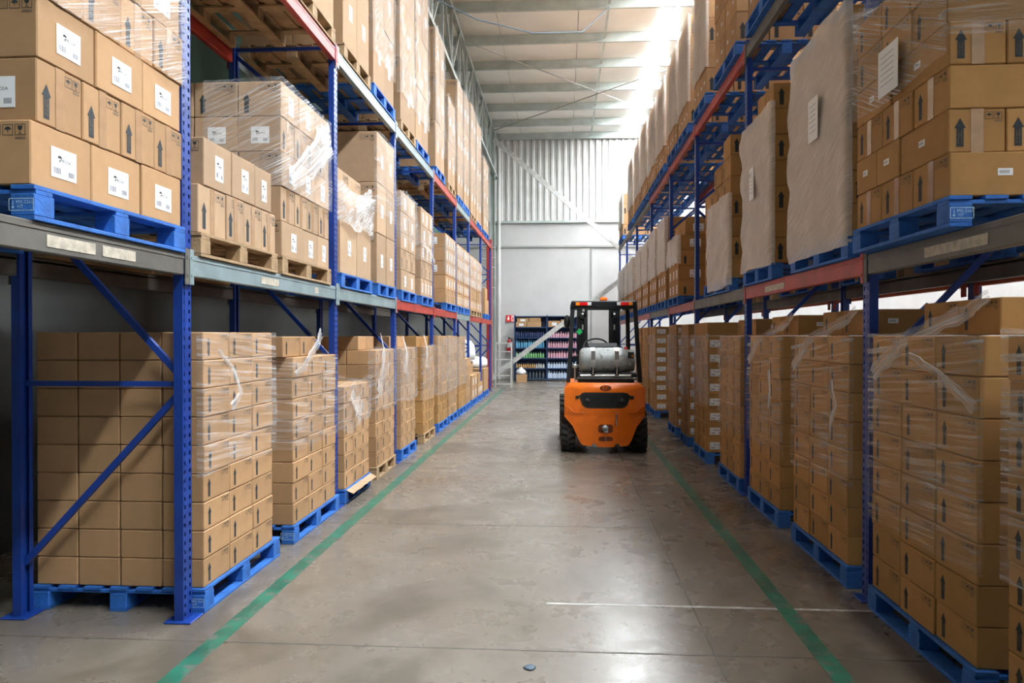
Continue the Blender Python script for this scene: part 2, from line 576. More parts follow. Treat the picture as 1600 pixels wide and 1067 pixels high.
# lattice girder along the aisle edge of the roof
g = empty('roof_truss', (0, 0, 0), 'grey lattice roof girder running along the top of the rack', 'roof truss')
TX, TZ0, TZ1 = -2.45, 7.42, 8.78
for z in (TZ0, TZ1):
    MB().box(TX - 0.05, TX + 0.05, 5, WALL_Y - 0.02, z - 0.05, z + 0.05).build('chord', 'truss_steel', g)
y = 5.2
k = 0
while y < WALL_Y - 1.3:
    MB().bar((TX, y, TZ0), (TX, y, TZ1), 0.06, 0.06).build('strut', 'truss_steel', g)
    a, b = (TZ0, TZ1) if k % 2 else (TZ1, TZ0)
    MB().bar((TX + 0.01, y, a), (TX + 0.01, y + 1.25, b), 0.05, 0.05).build('diagonal', 'truss_steel', g)
    y += 1.25
    k += 1
# columns and braces at the end wall
c1 = MB().box(-0.09, 0.09, -0.012, 0.012, 0, TZ1 + 0.05).box(-0.09, -0.07, -0.09, 0.09, 0, TZ1 + .05).box(0.07, 0.09, -0.09, 0.09, 0, TZ1 + .05) \
    .build('steel_column', 'roof_steel', None, (-2.52, 26.9, 0))
tag(c1, 'grey steel column in the corner by the end wall', 'column', kind='thing')
dp = MB().tube([(-2.35, 27.55, 8.6), (-2.35, 27.55, 0.02)], 0.07, 10).build('drain_pipe', 'wall_metal')
tag(dp, 'pale vertical drain pipe in the corner of the end wall', 'pipe')
cg = empty('ladder_cage', (-2.64, 26.45, 3.3), 'round metal ladder cage hanging by the far corner column', 'ladder')
for z in (0, .35, .7, 1.05, 1.4):
    MB().tube([(0.24 * math.cos(a * PI / 6), 0.24 * math.sin(a * PI / 6), z) for a in range(-6, 7)], 0.012, 5).build('hoop', 'aluminium', cg)
for z in (.35, 1.05):
    MB().bar((0.05, 0.23, z), (0.12, 0.37, z), 0.03, 0.03).build('wall_tie', 'aluminium', cg)
for a in (-2, 0, 2):
    MB().tube([(0.24 * math.cos(a * PI / 6), 0.24 * math.sin(a * PI / 6), 0), (0.24 * math.cos(a * PI / 6), 0.24 * math.sin(a * PI / 6), 1.4)], 0.012, 5).build('upright', 'aluminium', cg)
BY = 25.9
b1 = MB().bar((-2.38, BY, 8.35), (2.7, BY, 3.92), 0.07, 0.16, up=(0, 0, 1)).build('wind_brace', 'aluminium')
tag(b1, 'long pale steel brace slanting across the corrugated end wall', 'brace', 'end wall braces')
b2 = MB().bar((-2.6, BY, 0.06), (2.7, BY, 4.08), 0.07, 0.16).build('wind_brace', 'aluminium')
tag(b2, 'pale steel brace rising from the floor in front of the bottle shelf', 'brace', 'end wall braces')
cb = MB().tube([(-2.4, 13.2, 7.6), (-1.6, 14.0, 7.48), (-0.6, 15.0, 7.6), (0.4, 16.0, 8.0), (1.0, 16.7, 8.8)], 0.012, 6).build('cable', 'cable')
tag(cb, 'dark blue cable sagging from the girder to the roof', 'cable')
r1 = MB().tube([(-2.42, 18.2, 8.74), (2.5, 24.17, 8.79)], 0.014, 6).build('tie_rod', 'rod')
tag(r1, 'thin tie rod crossing under the roof away from the girder', 'rod', 'roof tie rods')
r2 = MB().tube([(-2.42, 26.2, 8.74), (3.0, 20.42, 8.79)], 0.014, 6).build('tie_rod', 'rod')
tag(r2, 'thin tie rod crossing under the roof from the far corner', 'rod', 'roof tie rods')

# ------------------------------------------------------------------ racks
PL = [1.35, 4.12, 6.92, 9.42, 12.2, 14.8, 16.95, 19.5, 22.05]
PR = [1.75, 4.72, 7.76, 10.7, 13.23, 16.1, 19.3, 22.3, 25.1]
XL, XR = -2.115, 1.835             # aisle faces of the posts
DEPTH = 1.0
LEV = {'L': (2.06, 4.27), 'R': (2.09, 4.50), 'Q': (2.09, 4.50)}   # beam tops
SIDE = {'L': 'left rack', 'R': 'right rack', 'Q': 'rack behind right rack'}


def post_mesh(h, holes):
    """channel post, aisle face = -y side, with two columns of slots; local: x across 0.1, y depth 0.075"""
    m = MB()
    xs = [-0.05, -0.036, -0.020, 0.020, 0.036, 0.05]
    if holes:
        z = 0.0
        while z < h - 1e-6:
            za, zb = z + 0.028, min(z + 0.05, h)
            m.quad((-0.05, 0, z), (0.05, 0, z), (0.05, 0, za), (-0.05, 0, za))
            for a, b in ((0, 1), (2, 3), (4, 5)):
                m.quad((xs[a], 0, za), (xs[b], 0, za), (xs[b], 0, zb), (xs[a], 0, zb))
            z += 0.05
    else:
        m.quad((-0.05, 0, 0), (0.05, 0, 0), (0.05, 0, h), (-0.05, 0, h))
    t = 0.004
    m.box(-0.05, -0.05 + t, 0.0, 0.052, 0, h)
    m.box(0.05 - t, 0.05, 0.0, 0.052, 0, h)
    m.box(-0.05, -0.02, 0.052 - t, 0.052, 0, h)
    m.box(0.02, 0.05, 0.052 - t, 0.052, 0, h)
    m.box(-0.046, 0.046, 0.028, 0.031, 0, h)
    return m.mesh('post', 'rack_blue')


POSTS = {'L': (post_mesh(4.33, True), post_mesh(4.33, False)), 'R': (post_mesh(4.56, True), post_mesh(4.56, False))}
plate_me = MB().box(-0.08, 0.08, -0.055, 0.10, 0, 0.01, bev=0.003).mesh('base_plate', 'rack_blue')


def frame(side, i, y, mats='rack_blue'):
    s = 1 if side == 'L' else -1          # towards the aisle
    x = XL if side == 'L' else XR
    near = y < 14
    o = empty('rack_upright', (x, y, 0), '%s upright frame with diagonal braces, %s from the camera, %s' %
              ('blue', ORD[i], SIDE[side]), 'rack frame', 'rack frames')
    rz = PI / 2 if s > 0 else -PI / 2      # local -y (face) -> aisle
    post_near, post_far = POSTS[side]
    link('post', post_near if near else post_far, o, (0, 0, 0), rz)
    link('post', post_far, o, (-s * (DEPTH - 0.0), 0, 0), rz + PI)
    link('base_plate', plate_me, o, (0, 0, 0), rz)
    link('base_plate', plate_me, o, (-s * DEPTH, 0, 0), rz + PI)
    a, b = -s * 0.04, -s * (DEPTH - 0.04)
    z = 0.22
    k = 0
    lv = [0.25, 1.33, 2.42, 3.4, 4.28]
    for k in range(4):
        p = (a, 0, lv[k + 1] - 0.05 if k % 2 == 0 else lv[k] + 0.05)
        q = (b, 0, lv[k] + 0.05 if k % 2 == 0 else lv[k + 1] - 0.05)
        MB().bar(p, q, 0.025, 0.035).build('diagonal_brace', mats, o)
    for z in (lv[1], lv[3], lv[4]):
        MB().bar((a, 0, z), (b, 0, z), 0.025, 0.03).build('horizontal_brace', mats, o)
    return o


for i, y in enumerate(PL[1:]):
    frame('L', i, y)
for i, y in enumerate(PR[1:]):
    frame('R', i, y)
# red end frame beyond the rack
o = empty('rack_upright', (-2.25, 23.4, 0), 'red upright frame standing at the far end, left rack', 'rack frame', 'rack frames')
for yy in (0, -0.9):
    MB().box(-0.04, 0.04, yy - 0.04, yy + 0.04, 0, 4.6).build('post', 'rack_red', o)
for z in (0.3, 1.3, 2.3, 3.3):
    MB().bar((0, 0, z), (0, -0.9, z + 0.9), 0.03, 0.03).build('diagonal_brace', 'forklift_black', o)

beam_cache = {}


def beam(side, lv, bay, y0, y1, colr, rear=False):
    s = 1 if side == 'L' else -1
    x = XL if side == 'L' else XR
    zt = LEV[side][lv]
    Ln = y1 - y0 - 0.104
    where = 'back' if rear else 'aisle-side'
    cname = {'rack_red': 'red', 'rack_grey': 'worn grey', 'rack_steel': 'pale blue-grey'}[colr]
    bx = x + s * 0.012 if not rear else x - s * (DEPTH + 0.012)
    xa, xb = (-0.05, 0.0) if (s > 0) != rear else (0.0, 0.05)
    o = empty('rack_beam', (bx, y0 + 0.052, zt), '%s %s %s beam over %s bay, %s' %
              (cname, ('middle', 'upper')[lv], where, ORD[bay], SIDE[side]), 'rack beam', 'rack beams', kind='thing')
    m = MB().box(xa, xb, 0.0, Ln, -0.12, 0.0, bev=0.004)
    m.box(xa + 0.0 - (0.003 if xa == 0 else 0), xb + (0.003 if xb == 0 else 0), 0.0, Ln, -0.03, -0.018)
    m.build('profile', colr, o)
    for yy in (-0.048, Ln + 0.004):
        cx = 0.002 if xb == 0 else -0.006
        c_ = MB().box(cx, cx + 0.005, yy, yy + 0.044, -0.17, 0.03)
        for zz in (-0.12, -0.02):
            c_.box(cx - 0.003, cx + 0.008, yy + 0.015, yy + 0.03, zz - 0.008, zz + 0.008)
        c_.build('end_connector', colr, o)
    return o, Ln, xa, xb


CL1 = ['rack_grey', 'rack_steel', 'rack_steel', 'rack_red', 'rack_red', 'rack_steel', 'rack_red', 'rack_red']
CL2 = ['rack_red', 'rack_red', 'rack_steel', 'rack_steel', 'rack_red', 'rack_steel', 'rack_red', 'rack_red']
CR1 = ['rack_grey', 'rack_red', 'rack_grey', 'rack_red', 'rack_grey', 'rack_red', 'rack_grey', 'rack_red']
CR2 = ['rack_grey', 'rack_grey', 'rack_red', 'rack_red', 'rack_red', 'rack_grey', 'rack_grey', 'rack_grey']
for side, P, cols in (('L', PL, (CL1, CL2)), ('R', PR, (CR1, CR2))):
    for b in range(len(P) - 1):
        for lv in (0, 1):
            o, Ln, xa, xb = beam(side, lv, b, P[b], P[b + 1], cols[lv][b])
            if b < 2 and lv == 0:
                fx = xb + 0.0012 if xb == 0 else xa - 0.0012
                t = 0.0012 if xb == 0 else -0.0012
                for ya, yb in (((0.58, 0.70), (0.72, 0.82)) if side == 'L' and b == 0 else (((0.36, 0.48), (2.1, 2.2)) if side == 'L' else ((0.55, 0.75),))):
                    ya, yb = ya * Ln if ya < 1 else ya, yb * Ln if yb < 1 else yb
                    MB().box(min(fx, fx + t), max(fx, fx + t), ya, yb, -0.095, -0.045).build('sticker', 'sticker', o)
            if b < 5:
                beam(side, lv, b, P[b], P[b + 1], cols[lv][b] if lv else 'rack_grey', rear=True)
# orange beams and blue posts of the rack standing back to back behind the right rack
for i, (y0, y1, zt) in enumerate(((3.1, 5.6, 2.085), (5.7, 8.4, 2.085), (8.5, 11.2, 2.085), (11.3, 14.0, 2.085))):
    o = empty('rack_beam', (2.93, y0, zt), 'bright orange beam of the rack behind, %s stretch, right rack' % ORD[i], 'rack beam', 'rack beams behind', kind='thing')
    MB().box(0, 0.05, 0, y1 - y0, -0.13, 0, bev=0.004).build('profile', 'rack_orange', o)
    MB().box(-0.006, 0, 0, y1 - y0, -0.075, -0.06).build('groove', 'rack_red', o)
    for yy in (0.0, y1 - y0 - 0.07):
        MB().box(-0.012, -0.006, yy, yy + 0.07, -0.2, 0.03).build('end_connector', 'rack_red', o)
for i, y in enumerate((5.65, 8.45, 11.25)):
    o = empty('rack_post', (2.93, y, 0), 'blue post of the rack behind, %s along, right rack' % ORD[i], 'rack post', 'rack posts behind')
    MB().box(0, 0.05, -0.045, 0.045, 0, 4.5).build('post', 'rack_blue', o)
    MB().bar((0.04, 0, 1.0), (1.0, 0, 1.95), 0.03, 0.03).build('diagonal_brace', 'rack_blue', o)

# ------------------------------------------------------------------ pallets
PAL_L, PAL_D, PAL_H = 1.18, 1.04, 0.14
pal_cache = {}


def pallet_parts(ln, colr):
    key = (round(ln, 2), colr)
    if key in pal_cache:
        return pal_cache[key]
    d = PAL_D
    P = []          # name, mesh, loc ; local: x depth (0 = aisle face, going -x), y along 0..ln
    tb = MB().box(-0.05, 0.05, -0.0, ln, -0.009, 0.009, bev=0.002)
    tbm = tb.mesh('top_board', colr)
    n = 7
    for k in range(n):
        P.append(('top_board', tbm, (-0.05 - k * (d - 0.10) / (n - 1), 0, PAL_H - 0.009)))
    sb = MB().box(-d, 0, -0.05, 0.05, -0.009, 0.009, bev=0.002).mesh('stringer_board', colr)
    blk = MB().box(-0.05, 0.05, -0.06, 0.06, 0.0, 0.086, bev=0.003).mesh('block', colr)
    bb = MB().box(-0.05, 0.05, 0, ln, 0, 0.018, bev=0.002).mesh('bottom_board', colr)
    for yy in (0.06, ln / 2, ln - 0.06):
        P.append(('stringer_board', sb, (0, yy, PAL_H - 0.0275)))
        for xx in (-0.05, -d / 2, -d + 0.05):
            P.append(('block', blk, (xx, yy, 0.018)))
    for xx in (-0.05, -d / 2, -d + 0.05):
        P.append(('bottom_board', bb, (xx, 0, 0.0)))
    m = MB()
    for nm, me, lc in P:
        m.add([Vector(v.co) + Vector(lc) for v in me.vertices], [tuple(p.vertices) for p in me.polygons])
    pal_cache[key] = (P, m.mesh('pallet', colr))
    return pal_cache[key]


stencil_me = None


def pallet(side, lvl, ordn, xf, y0, ln, z, colr, detail, stencil=False):
    global stencil_me
    ln = round(ln, 2)
    P, whole = pallet_parts(ln, colr)
    lab = '%s wooden pallet under the %s %s load, %s' % ('blue painted' if colr == 'pallet_blue' else 'bare', ORD[ordn], LN[lvl], SIDE[side])
    rz = 0.0 if side == 'L' else PI
    loc = (xf, y0, z) if side == 'L' else (xf, y0 + ln, z)
    if not detail:
        o = link('pallet', whole, None, loc, rz)
        return tag(o, lab, 'pallet', 'pallets')
    o = empty('pallet', loc, lab, 'pallet', 'pallets', rz=rz)
    for nm, me, lc in P:
        link(nm, me, o, lc)
    if stencil:
        if stencil_me is None:
            m = MB()
            for a, b, c_, d in ((-0.052, 0.052, 0.018, 0.021), (-0.052, 0.052, 0.065, 0.068), (-0.052, -0.049, 0.018, 0.068), (0.049, 0.052, 0.018, 0.068)):
                m.quad((a, 0, c_), (b, 0, c_), (b, 0, d), (a, 0, d))
            for s_, zz, xx in (('MX-2265', 0.052, 0.014), ('HT', 0.034, -0.004)):
                v_, f_ = text_faces(s_, 0.019)
                m.add([(p[0] + xx, 0, p[2] + zz) for p in v_], f_)
            m.add([(-0.036, 0, 0.058), (-0.033, 0, 0.058), (-0.033, 0, 0.034), (-0.027, 0, 0.034), (-0.0345, 0, 0.026), (-0.042, 0, 0.034), (-0.036, 0, 0.034)], [(0, 1, 2, 3, 4, 5, 6)])
            stencil_me = m.mesh('stencil', 'stencil')
        yy = 0.06
        if side == 'L':
            link('stencil', stencil_me, o, (-0.054, -0.0012, 0.018))
        else:
            # block end that faces the camera
            q = link('stencil', stencil_me, o, (-0.054, ln + 0.0012, 0.018))
            q.rotation_euler = (0, 0, PI)
    return o


# ------------------------------------------------------------------ cartons
LN = {0: 'ground', 1: 'middle', 2: 'upper'}
CARTONS = []
carton_cache, print_cache = {}, {}


def carton_mesh(d, h, wd, mt):
    """local: x depth, y along, z 0..h"""
    key = ('c', round(d, 3), round(h, 3), round(wd, 3), mt)
    if key not in carton_cache:
        m = MB().box(-d / 2, d / 2, -wd / 2, wd / 2, 0, h, bev=0.005)
        carton_cache[key] = m.mesh('shipping_carton', mt)
    return carton_cache[key]


ARROW_TXT = text_faces('ESTE LADO', 1.0, True), text_faces('HACIA ARRIBA', 1.0, True)


def face_parts(wd, h, style):
    """list of (name, mesh) lying in xz (x right, z up from the carton base), facing -y"""
    key = (round(wd, 2), round(h, 2), style)
    if key in print_cache:
        return print_cache[key]
    out = []
    if 'A' in style or 'I' in style:
        m = MB()
        if 'A' in style:
            ah = min(0.56 * h if h > 0.22 else 0.66 * h, 0.17)
            aw = ah * 0.40
            x0 = -wd / 2 + max(0.20 * wd, aw * 0.75)
            zb = (h - ah) * (0.22 if h > 0.22 else 0.40)
            hw = aw * 0.31
            zt = zb + ah * 0.64
            m.add([(x0 - hw, 0, zb), (x0 + hw, 0, zb), (x0 + hw, 0, zt), (x0 - hw, 0, zt)], [(0, 1, 2, 3)])
            m.add([(x0 - aw / 2, 0, zt), (x0 + aw / 2, 0, zt), (x0, 0, zb + ah)], [(0, 1, 2)])
            if 'T' in style:
                for (v_, f_), xx, sc_ in ((ARROW_TXT[0], -0.42, 0.088), (ARROW_TXT[1], 0.38, 0.074)):
                    k = ah * sc_
                    m.add([(p[0] * k + x0 + xx * hw, -0.0006, p[2] * k + zb + ah * 0.33) for p in v_], f_, 1)
            out.append(('arrow_print', m.mesh('arrow_print', ['ink', 'ink_soft'])))
        m = MB()
        q = min(0.17 * h, 0.05)
        for k in range(3 if wd > 0.2 else 2):
            xr = wd / 2 - 0.06 * wd - k * q * 1.18
            zt = h * 0.93
            t = q * 0.05
            xl, zb = xr - q, zt - q
            for a, b, c_, d in ((xl, xr, zb, zb + t), (xl, xr, zt - t, zt), (xl, xl + t, zb, zt), (xr - t, xr, zb, zt)):
                m.quad((a, 0, c_), (b, 0, c_), (b, 0, d), (a, 0, d), 0)
            cx, cz = (xl + xr) / 2, (zb + zt) / 2
            if k == 1:      # umbrella
                m.add([(cx + q * .32 * math.cos(a * PI / 6), 0, cz + q * .30 * math.sin(a * PI / 6)) for a in range(7)], [tuple(range(7))])
                m.quad((cx - t / 2, 0, cz - q * .3), (cx + t / 2, 0, cz - q * .3), (cx + t / 2, 0, cz), (cx - t / 2, 0, cz))
            elif k == 0:    # glass
                m.add([(cx - q * .25, 0, cz + q * .34), (cx + q * .25, 0, cz + q * .34), (cx + q * .18, 0, cz + q * .02), (cx, 0, cz - q * .08), (cx - q * .18, 0, cz + q * .02)], [(4, 3, 2, 1, 0)])
                m.quad((cx - t / 2, 0, cz - q * .32), (cx + t / 2, 0, cz - q * .32), (cx + t / 2, 0, cz), (cx - t / 2, 0, cz))
                m.quad((cx - q * .15, 0, cz - q * .36), (cx + q * .15, 0, cz - q * .36), (cx + q * .15, 0, cz - q * .3), (cx - q * .15, 0, cz - q * .3))
            else:           # faint lines
                for j in range(4):
                    m.quad((cx - q * .35, 0, cz - q * .3 + j * q * .18), (cx + q * .35, 0, cz - q * .3 + j * q * .18), (cx + q * .35, 0, cz - q * .26 + j * q * .18), (cx - q * .35, 0, cz - q * .26 + j * q * .18), 1)
        xr = wd / 2 - 0.06 * wd
        m.quad((xr - q, 0, h * .93 - q * 1.35), (xr, 0, h * .93 - q * 1.35), (xr, 0, h * .93 - q * 1.15), (xr - q, 0, h * .93 - q * 1.15), 1)
        out.append(('symbol_print', m.mesh('symbol_print', ['ink', 'ink_soft'])))
    if 'L' in style or 'V' in style:
        m = MB()
        if 'V' in style:      # tall sheet
            lw, lh = min(0.11, wd * .3), min(0.15, h * .55)
        else:
            lw, lh = min(0.17, wd * .42), min(0.125, h * .5)
        cx, cz = (-0.27 if 'E' in style else (0.02 if 'L' in style else 0.04)) * wd, h * 0.47
        m.box(cx - lw / 2, cx + lw / 2, -0.0010, 0.0, cz - lh / 2, cz + lh / 2)
        yq = -0.0016
        bx = cx - lw * .42
        for k, ww in enumerate((.02, .03, .015, .05, .03, .045)):
            m.quad((bx, yq, cz - lh * .36), (bx + lw * ww, yq, cz - lh * .36), (bx + lw * ww, yq, cz - lh * .16), (bx, yq, cz - lh * .16), 1)
            bx += lw * (ww + .018)
        bx = cx + lw * .16
        for k in range(7):
            m.quad((bx, yq, cz - lh * .38), (bx + lw * .022, yq, cz - lh * .38), (bx + lw * .022, yq, cz - lh * .2), (bx, yq, cz - lh * .2), 1)
            bx += lw * .036
        # emblem and lettering
        ex, ez, er = cx - lw * .17, cz + lh * .17, lh * .11
        m.add([(ex + er * math.cos(a * PI / 6), yq, ez + er * .8 * math.sin(a * PI / 6)) for a in range(7)], [tuple(range(7))], 2)
        m.add([(ex - er * .35, yq, ez - er * .5), (ex + er * .35, yq, ez - er * .5), (ex, yq, ez - er * 1.5)], [(2, 1, 0)], 2)
        if 'W' in style:
            v_, f_ = LOGO_TXT
            k = lh * .155
            m.add([(p[0] * k + cx + lw * .06, yq, p[2] * k + cz + lh * .10) for p in v_], f_, 2)
        else:
            m.quad((cx - lw * .08, yq, cz + lh * .06), (cx + lw * .24, yq, cz + lh * .06), (cx + lw * .24, yq, cz + lh * .14), (cx - lw * .08, yq, cz + lh * .14), 1)
        out.append(('shipping_label', m.mesh('shipping_label', ['label_paper', 'label_grey', 'ink'])))
    if 'S' in style:
        m = MB()
        m.box(-0.045, 0.02, -0.001, 0, h * .46, h * .46 + 0.032)
        for k in range(9):
            m.quad((-0.038 + k * .005, -0.0016, h * .46 + .009), (-0.0355 + k * .005, -0.0016, h * .46 + .009), (-0.0355 + k * .005, -0.0016, h * .46 + .023), (-0.038 + k * .005, -0.0016, h * .46 + .023), 1)
        out.append(('small_label', m.mesh('small_label', ['label_paper', 'label_grey'])))
    if 'K' in style:
        m = MB().box(-0.028, 0.028, -0.0006, 0, 0.28 * h if h > 0.3 else 0.0, h)
        out.append(('tape_strip', m.mesh('tape_strip', 'tape')))
    print_cache[key] = out
    return out


LOGO_TXT = text_faces('MECISA', 1.0)
CLIP = {}


def load(side, lvl, ordn, y0, y1, rows, xf=None, deep=1.02, mt='cardboard_tan', pal='pallet_blue', pal_y=None, detail=True,
         stencil=False, raise_=0.0, twist=0.0):
    """rows: list of dict(h, n, d, f, s, y0, y1, x) bottom to top"""
    s = 1 if side == 'L' else -1
    if xf is None:
        xf = {('L', 0): -2.07, ('L', 1): -2.10, ('L', 2): -2.10, ('R', 0): 1.80, ('R', 1): 1.80, ('R', 2): 1.78, ('Q', 1): 2.995, ('Q', 2): 2.995}[side, lvl]
    zb = 0.0 if lvl == 0 else LEV[side][lvl - 1] + 0.0015
    if pal:
        py0, py1 = pal_y if pal_y else (y0 - 0.02, y1 + 0.02)
        pallet(side, lvl, ordn, xf + s * 0.01, py0, py1 - py0, zb, pal, detail, stencil)
        z = zb + PAL_H + 0.001
    else:
        z = zb + 0.001
    zs = [z]
    nr = len(rows)
    for r, R in enumerate(rows):
        h = R['h']
        a, b = R.get('y0', y0), R.get('y1', y1)
        n, d = R['n'], R.get('d', 3)
        wd, dp = (b - a) / n, R.get('deep', deep) / d
        xo = R.get('x', 0.0)
        seq = R.get('w')          # relative widths along the aisle
        ww = [wd] * n if not seq else [(b - a) * q / sum(seq) for q in seq]
        n = len(ww)
        yy = a
        for c_ in range(n):
            for k in range(d):
                if k > 0 and c_ > 0 and r < nr - 1 and not R.get('full'):
                    continue
                if k > 0 and r < nr - 1 and c_ > 0:
                    continue
                jx = random.uniform(-0.006, 0.003) if k == 0 else 0
                cx = xf - s * (xo + (k + 0.5) * dp - jx)
                cy = yy + ww[c_] / 2
                CARTONS.append(dict(side=side, lvl=lvl, load=ordn, row=r, nrow=nr, col=c_, dep=k, c=(cx, cy, z),
                                    dim=(dp - 0.008, ww[c_] - 0.008, h - 0.003), rz=random.uniform(-0.007, 0.007) + twist * r,
                                    f=R.get('f', 'A') if k == 0 else '', s=R.get('s', '') if c_ == 0 else '', mt=R.get('mt', mt)))
            yy += ww[c_]
        z += h
        zs.append(z)
    return dict(side=side, lvl=lvl, ordn=ordn, y0=y0, y1=y1, xf=xf, deep=deep, zs=zs, s=s)


wrap_n = 0


def wrap(ld, z0, z1, film='film_clear', y0=None, y1=None, back=1.0, out=0.014, wave=0.008, slant=0.0, label=None, top=False, freq=3.0, ragged=0.03):
    """a skin of stretch film around a load, from its back near corner past the aisle face"""
    global wrap_n
    wrap_n += 1
    s, xf = ld['s'], ld['xf']
    a, b = (ld['y0'] if y0 is None else y0) - out, (ld['y1'] if y1 is None else y1) + out
    xa = xf + s * out
    path = []
    nb, nf = int(10 * back) + 2, int((b - a) * 14) + 2
    for i in range(nb):
        path.append((xa - s * back * ld['deep'] * (1 - i / nb), a))
    for i in range(nf + 1):
        path.append((xa, a + (b - a) * i / nf))
    for i in range(1, 4):
        path.append((xa - s * 0.12 * i, b))
    nv = max(6, int((z1 - z0) * 14))
    sd = wrap_n * 7.31
    vs, uvs = [], []
    acc = 0
    for i, (x, y) in enumerate(path):
        if i:
            acc += math.hypot(x - path[i - 1][0], y - path[i - 1][1])
        nx, ny = (0, -1) if i < nb else ((s, 0) if i <= nb + nf else (0, 1))
        if i == nb:
            nx, ny = s * .7, -.7
        for j in range(nv + 1):
            t = j / nv
            e0 = ragged * noise.noise((acc * 2.2, sd, 1.3))
            e1 = ragged * noise.noise((acc * 2.2, sd, 9.3))
            z = z0 + e0 + (z1 + e1 - z0 - e0) * t + (slant * (acc / 1.5 - .5) * t)
            dsp = abs(noise.noise((acc * freq, z * freq * 1.4, sd))) * wave * 2 + noise.noise((acc * 9, z * 9, sd)) * wave * .3
            vs.append((x + nx * max(dsp, 0), y + ny * max(dsp, 0), z))
            uvs.append((acc, z))
    fs = []
    for i in range(len(path) - 1):
        for j in range(nv):
            q = (i * (nv + 1) + j, (i + 1) * (nv + 1) + j, (i + 1) * (nv + 1) + j + 1, i * (nv + 1) + j + 1)
            fs.append(q if s > 0 else q[::-1])
    m = MB().add(vs, fs, 0, True)
    me = m.mesh('stretch_film', film)
    uv = me.uv_layers.new(name='UVMap')
    for lp in me.loops:
        uv.data[lp.index].uv = uvs[lp.vertex_index]
    o = link('stretch_film', me)
    kind = {'film_clear': 'clear', 'film_streaky': 'shiny streaked', 'film_milky': 'milky layered', 'film_bright': 'crinkled whitish', 'film_top_dimmed': 'crinkled cloudy', 'film_crumple': 'crumpled white'}[film]
    tag(o, label or '%s stretch film round the %s %s load, %s' % (kind, ORD[ld['ordn']], LN[ld['lvl']], SIDE[ld['side']]), 'stretch film', 'stretch film wraps')
    return o


def film_rope(parent, pts, r0, r1, name='film_tail'):
    """gathered strand of film"""
    n = len(pts)
    fine_ = []
    for i in range(n - 1):
        for k in range(6):
            t = k / 6
            p = Vector(pts[i]).lerp(Vector(pts[i + 1]), t)
            fine_.append(p + Vector((noise.noise(p * 9), noise.noise(p * 9 + Vector((3, 1, 4))), noise.noise(p * 9 + Vector((8, 2, 4))))) * .012)
    fine_.append(Vector(pts[-1]))
    L_ = len(fine_)
    vs, uvs, fs = [], [], []
    nw = 6
    for i, p in enumerate(fine_):
        t = (fine_[min(i + 1, L_ - 1)] - fine_[max(i - 1, 0)]).normalized()
        ac = t.cross(Vector((1, 0, 0))).normalized()
        wd_ = (r0 + (r1 - r0) * i / (L_ - 1)) * 1.9 * (0.75 + 0.6 * abs(noise.noise((i * .5, r0 * 50, 2))))
        for k in range(nw + 1):
            q = -1 + 2 * k / nw
            dx = .006 * noise.noise((i * .35, k * 2.1, r1 * 90)) + (.01 if k % 2 else 0)
            vs.append(p + ac * wd_ * q + Vector((dx if p.x < 0 else -dx, 0, 0)))
            uvs.append((i * .02, k * .035 + r0))
    for i in range(L_ - 1):
        for k in range(nw):
            a = i * (nw + 1) + k
            fs.append((a, a + 1, a + nw + 2, a + nw + 1))
    m = MB().add(vs, fs, 0, True)
    me = m.mesh(name, 'film_rope')
    uv = me.uv_layers.new(name='UVMap')
    for lp in me.loops:
        uv.data[lp.index].uv = uvs[lp.vertex_index]
    return link(name, me, parent)


def rows(n, h, cols, d=3, f='A', s='', **kw):
    return [dict(h=h, n=cols, d=d, f=f, s=s, **kw) for _ in range(n)]


# ---- left rack, ground
G1 = load('L', 0, 0, 4.23, 5.27, rows(9, 0.165, 3, 4, 'AT'), stencil=True, pal_y=(4.21, 5.37))
G2 = load('L', 0, 1, 5.68, 6.76, rows(8, 0.162, 3, 4, 'A') + [dict(h=0.162, n=2, d=3, y0=5.60, y1=6.36, x=0.05, f='A', deep=.75)], pal_y=(5.66, 6.84), stencil=True)
G3 = load('L', 0, 2, 7.04, 7.96, rows(6, 0.163, 3, 3))
G4 = load('L', 0, 3, 8.26, 9.18, rows(8, 0.163, 3, 3) + [dict(h=0.155, n=2, d=2, x=0.2, f='', deep=.8, y1=8.95)], pal='pallet_wood')
G5 = load('L', 0, 4, 9.56, 10.5, rows(8, 0.163, 3, 3) + [dict(h=0.155, n=2, d=2, x=0.15, f='', deep=.8)])
G6 = load('L', 0, 5, 11.1, 12.06, rows(8, 0.163, 4, 3) + [dict(h=0.155, n=2, d=2, x=0.1, f='', deep=.8)], pal='pallet_wood', mt='cardboard_brown')
G7 = load('L', 0, 6, 12.42, 13.42, rows(9, 0.163, 4, 3), mt='cardboard_brown')
G8 = load('L', 0, 7, 13.6, 14.66, rows(9, 0.163, 3, 3), detail=False)
G9 = load('L', 0, 8, 14.95, 15.95, rows(8, 0.163, 3, 3) + [dict(h=0.15, n=1, d=2, f='')], detail=False, mt='cardboard_brown')
G9b = load('L', 0, 12, 16.05, 16.82, rows(6, 0.163, 2, 3), detail=False)
G10 = load('L', 0, 9, 17.1, 18.1, [dict(h=0.28, n=2, d=2, f='V'), dict(h=0.28, n=2, d=2, f='V'), dict(h=0.3, n=1, d=2, f='', x=.1, deep=.8)], detail=False)
G11 = load('L', 0, 10, 18.35, 19.35, [dict(h=0.3, n=3, d=2, f='L'), dict(h=0.26, n=1, d=2, f='', y1=18.9)], detail=False)
G12 = load('L', 0, 11, 19.75, 20.8, [dict(h=0.3, n=2, d=2, f=''), dict(h=0.3, n=2, d=2, f='')], detail=False)
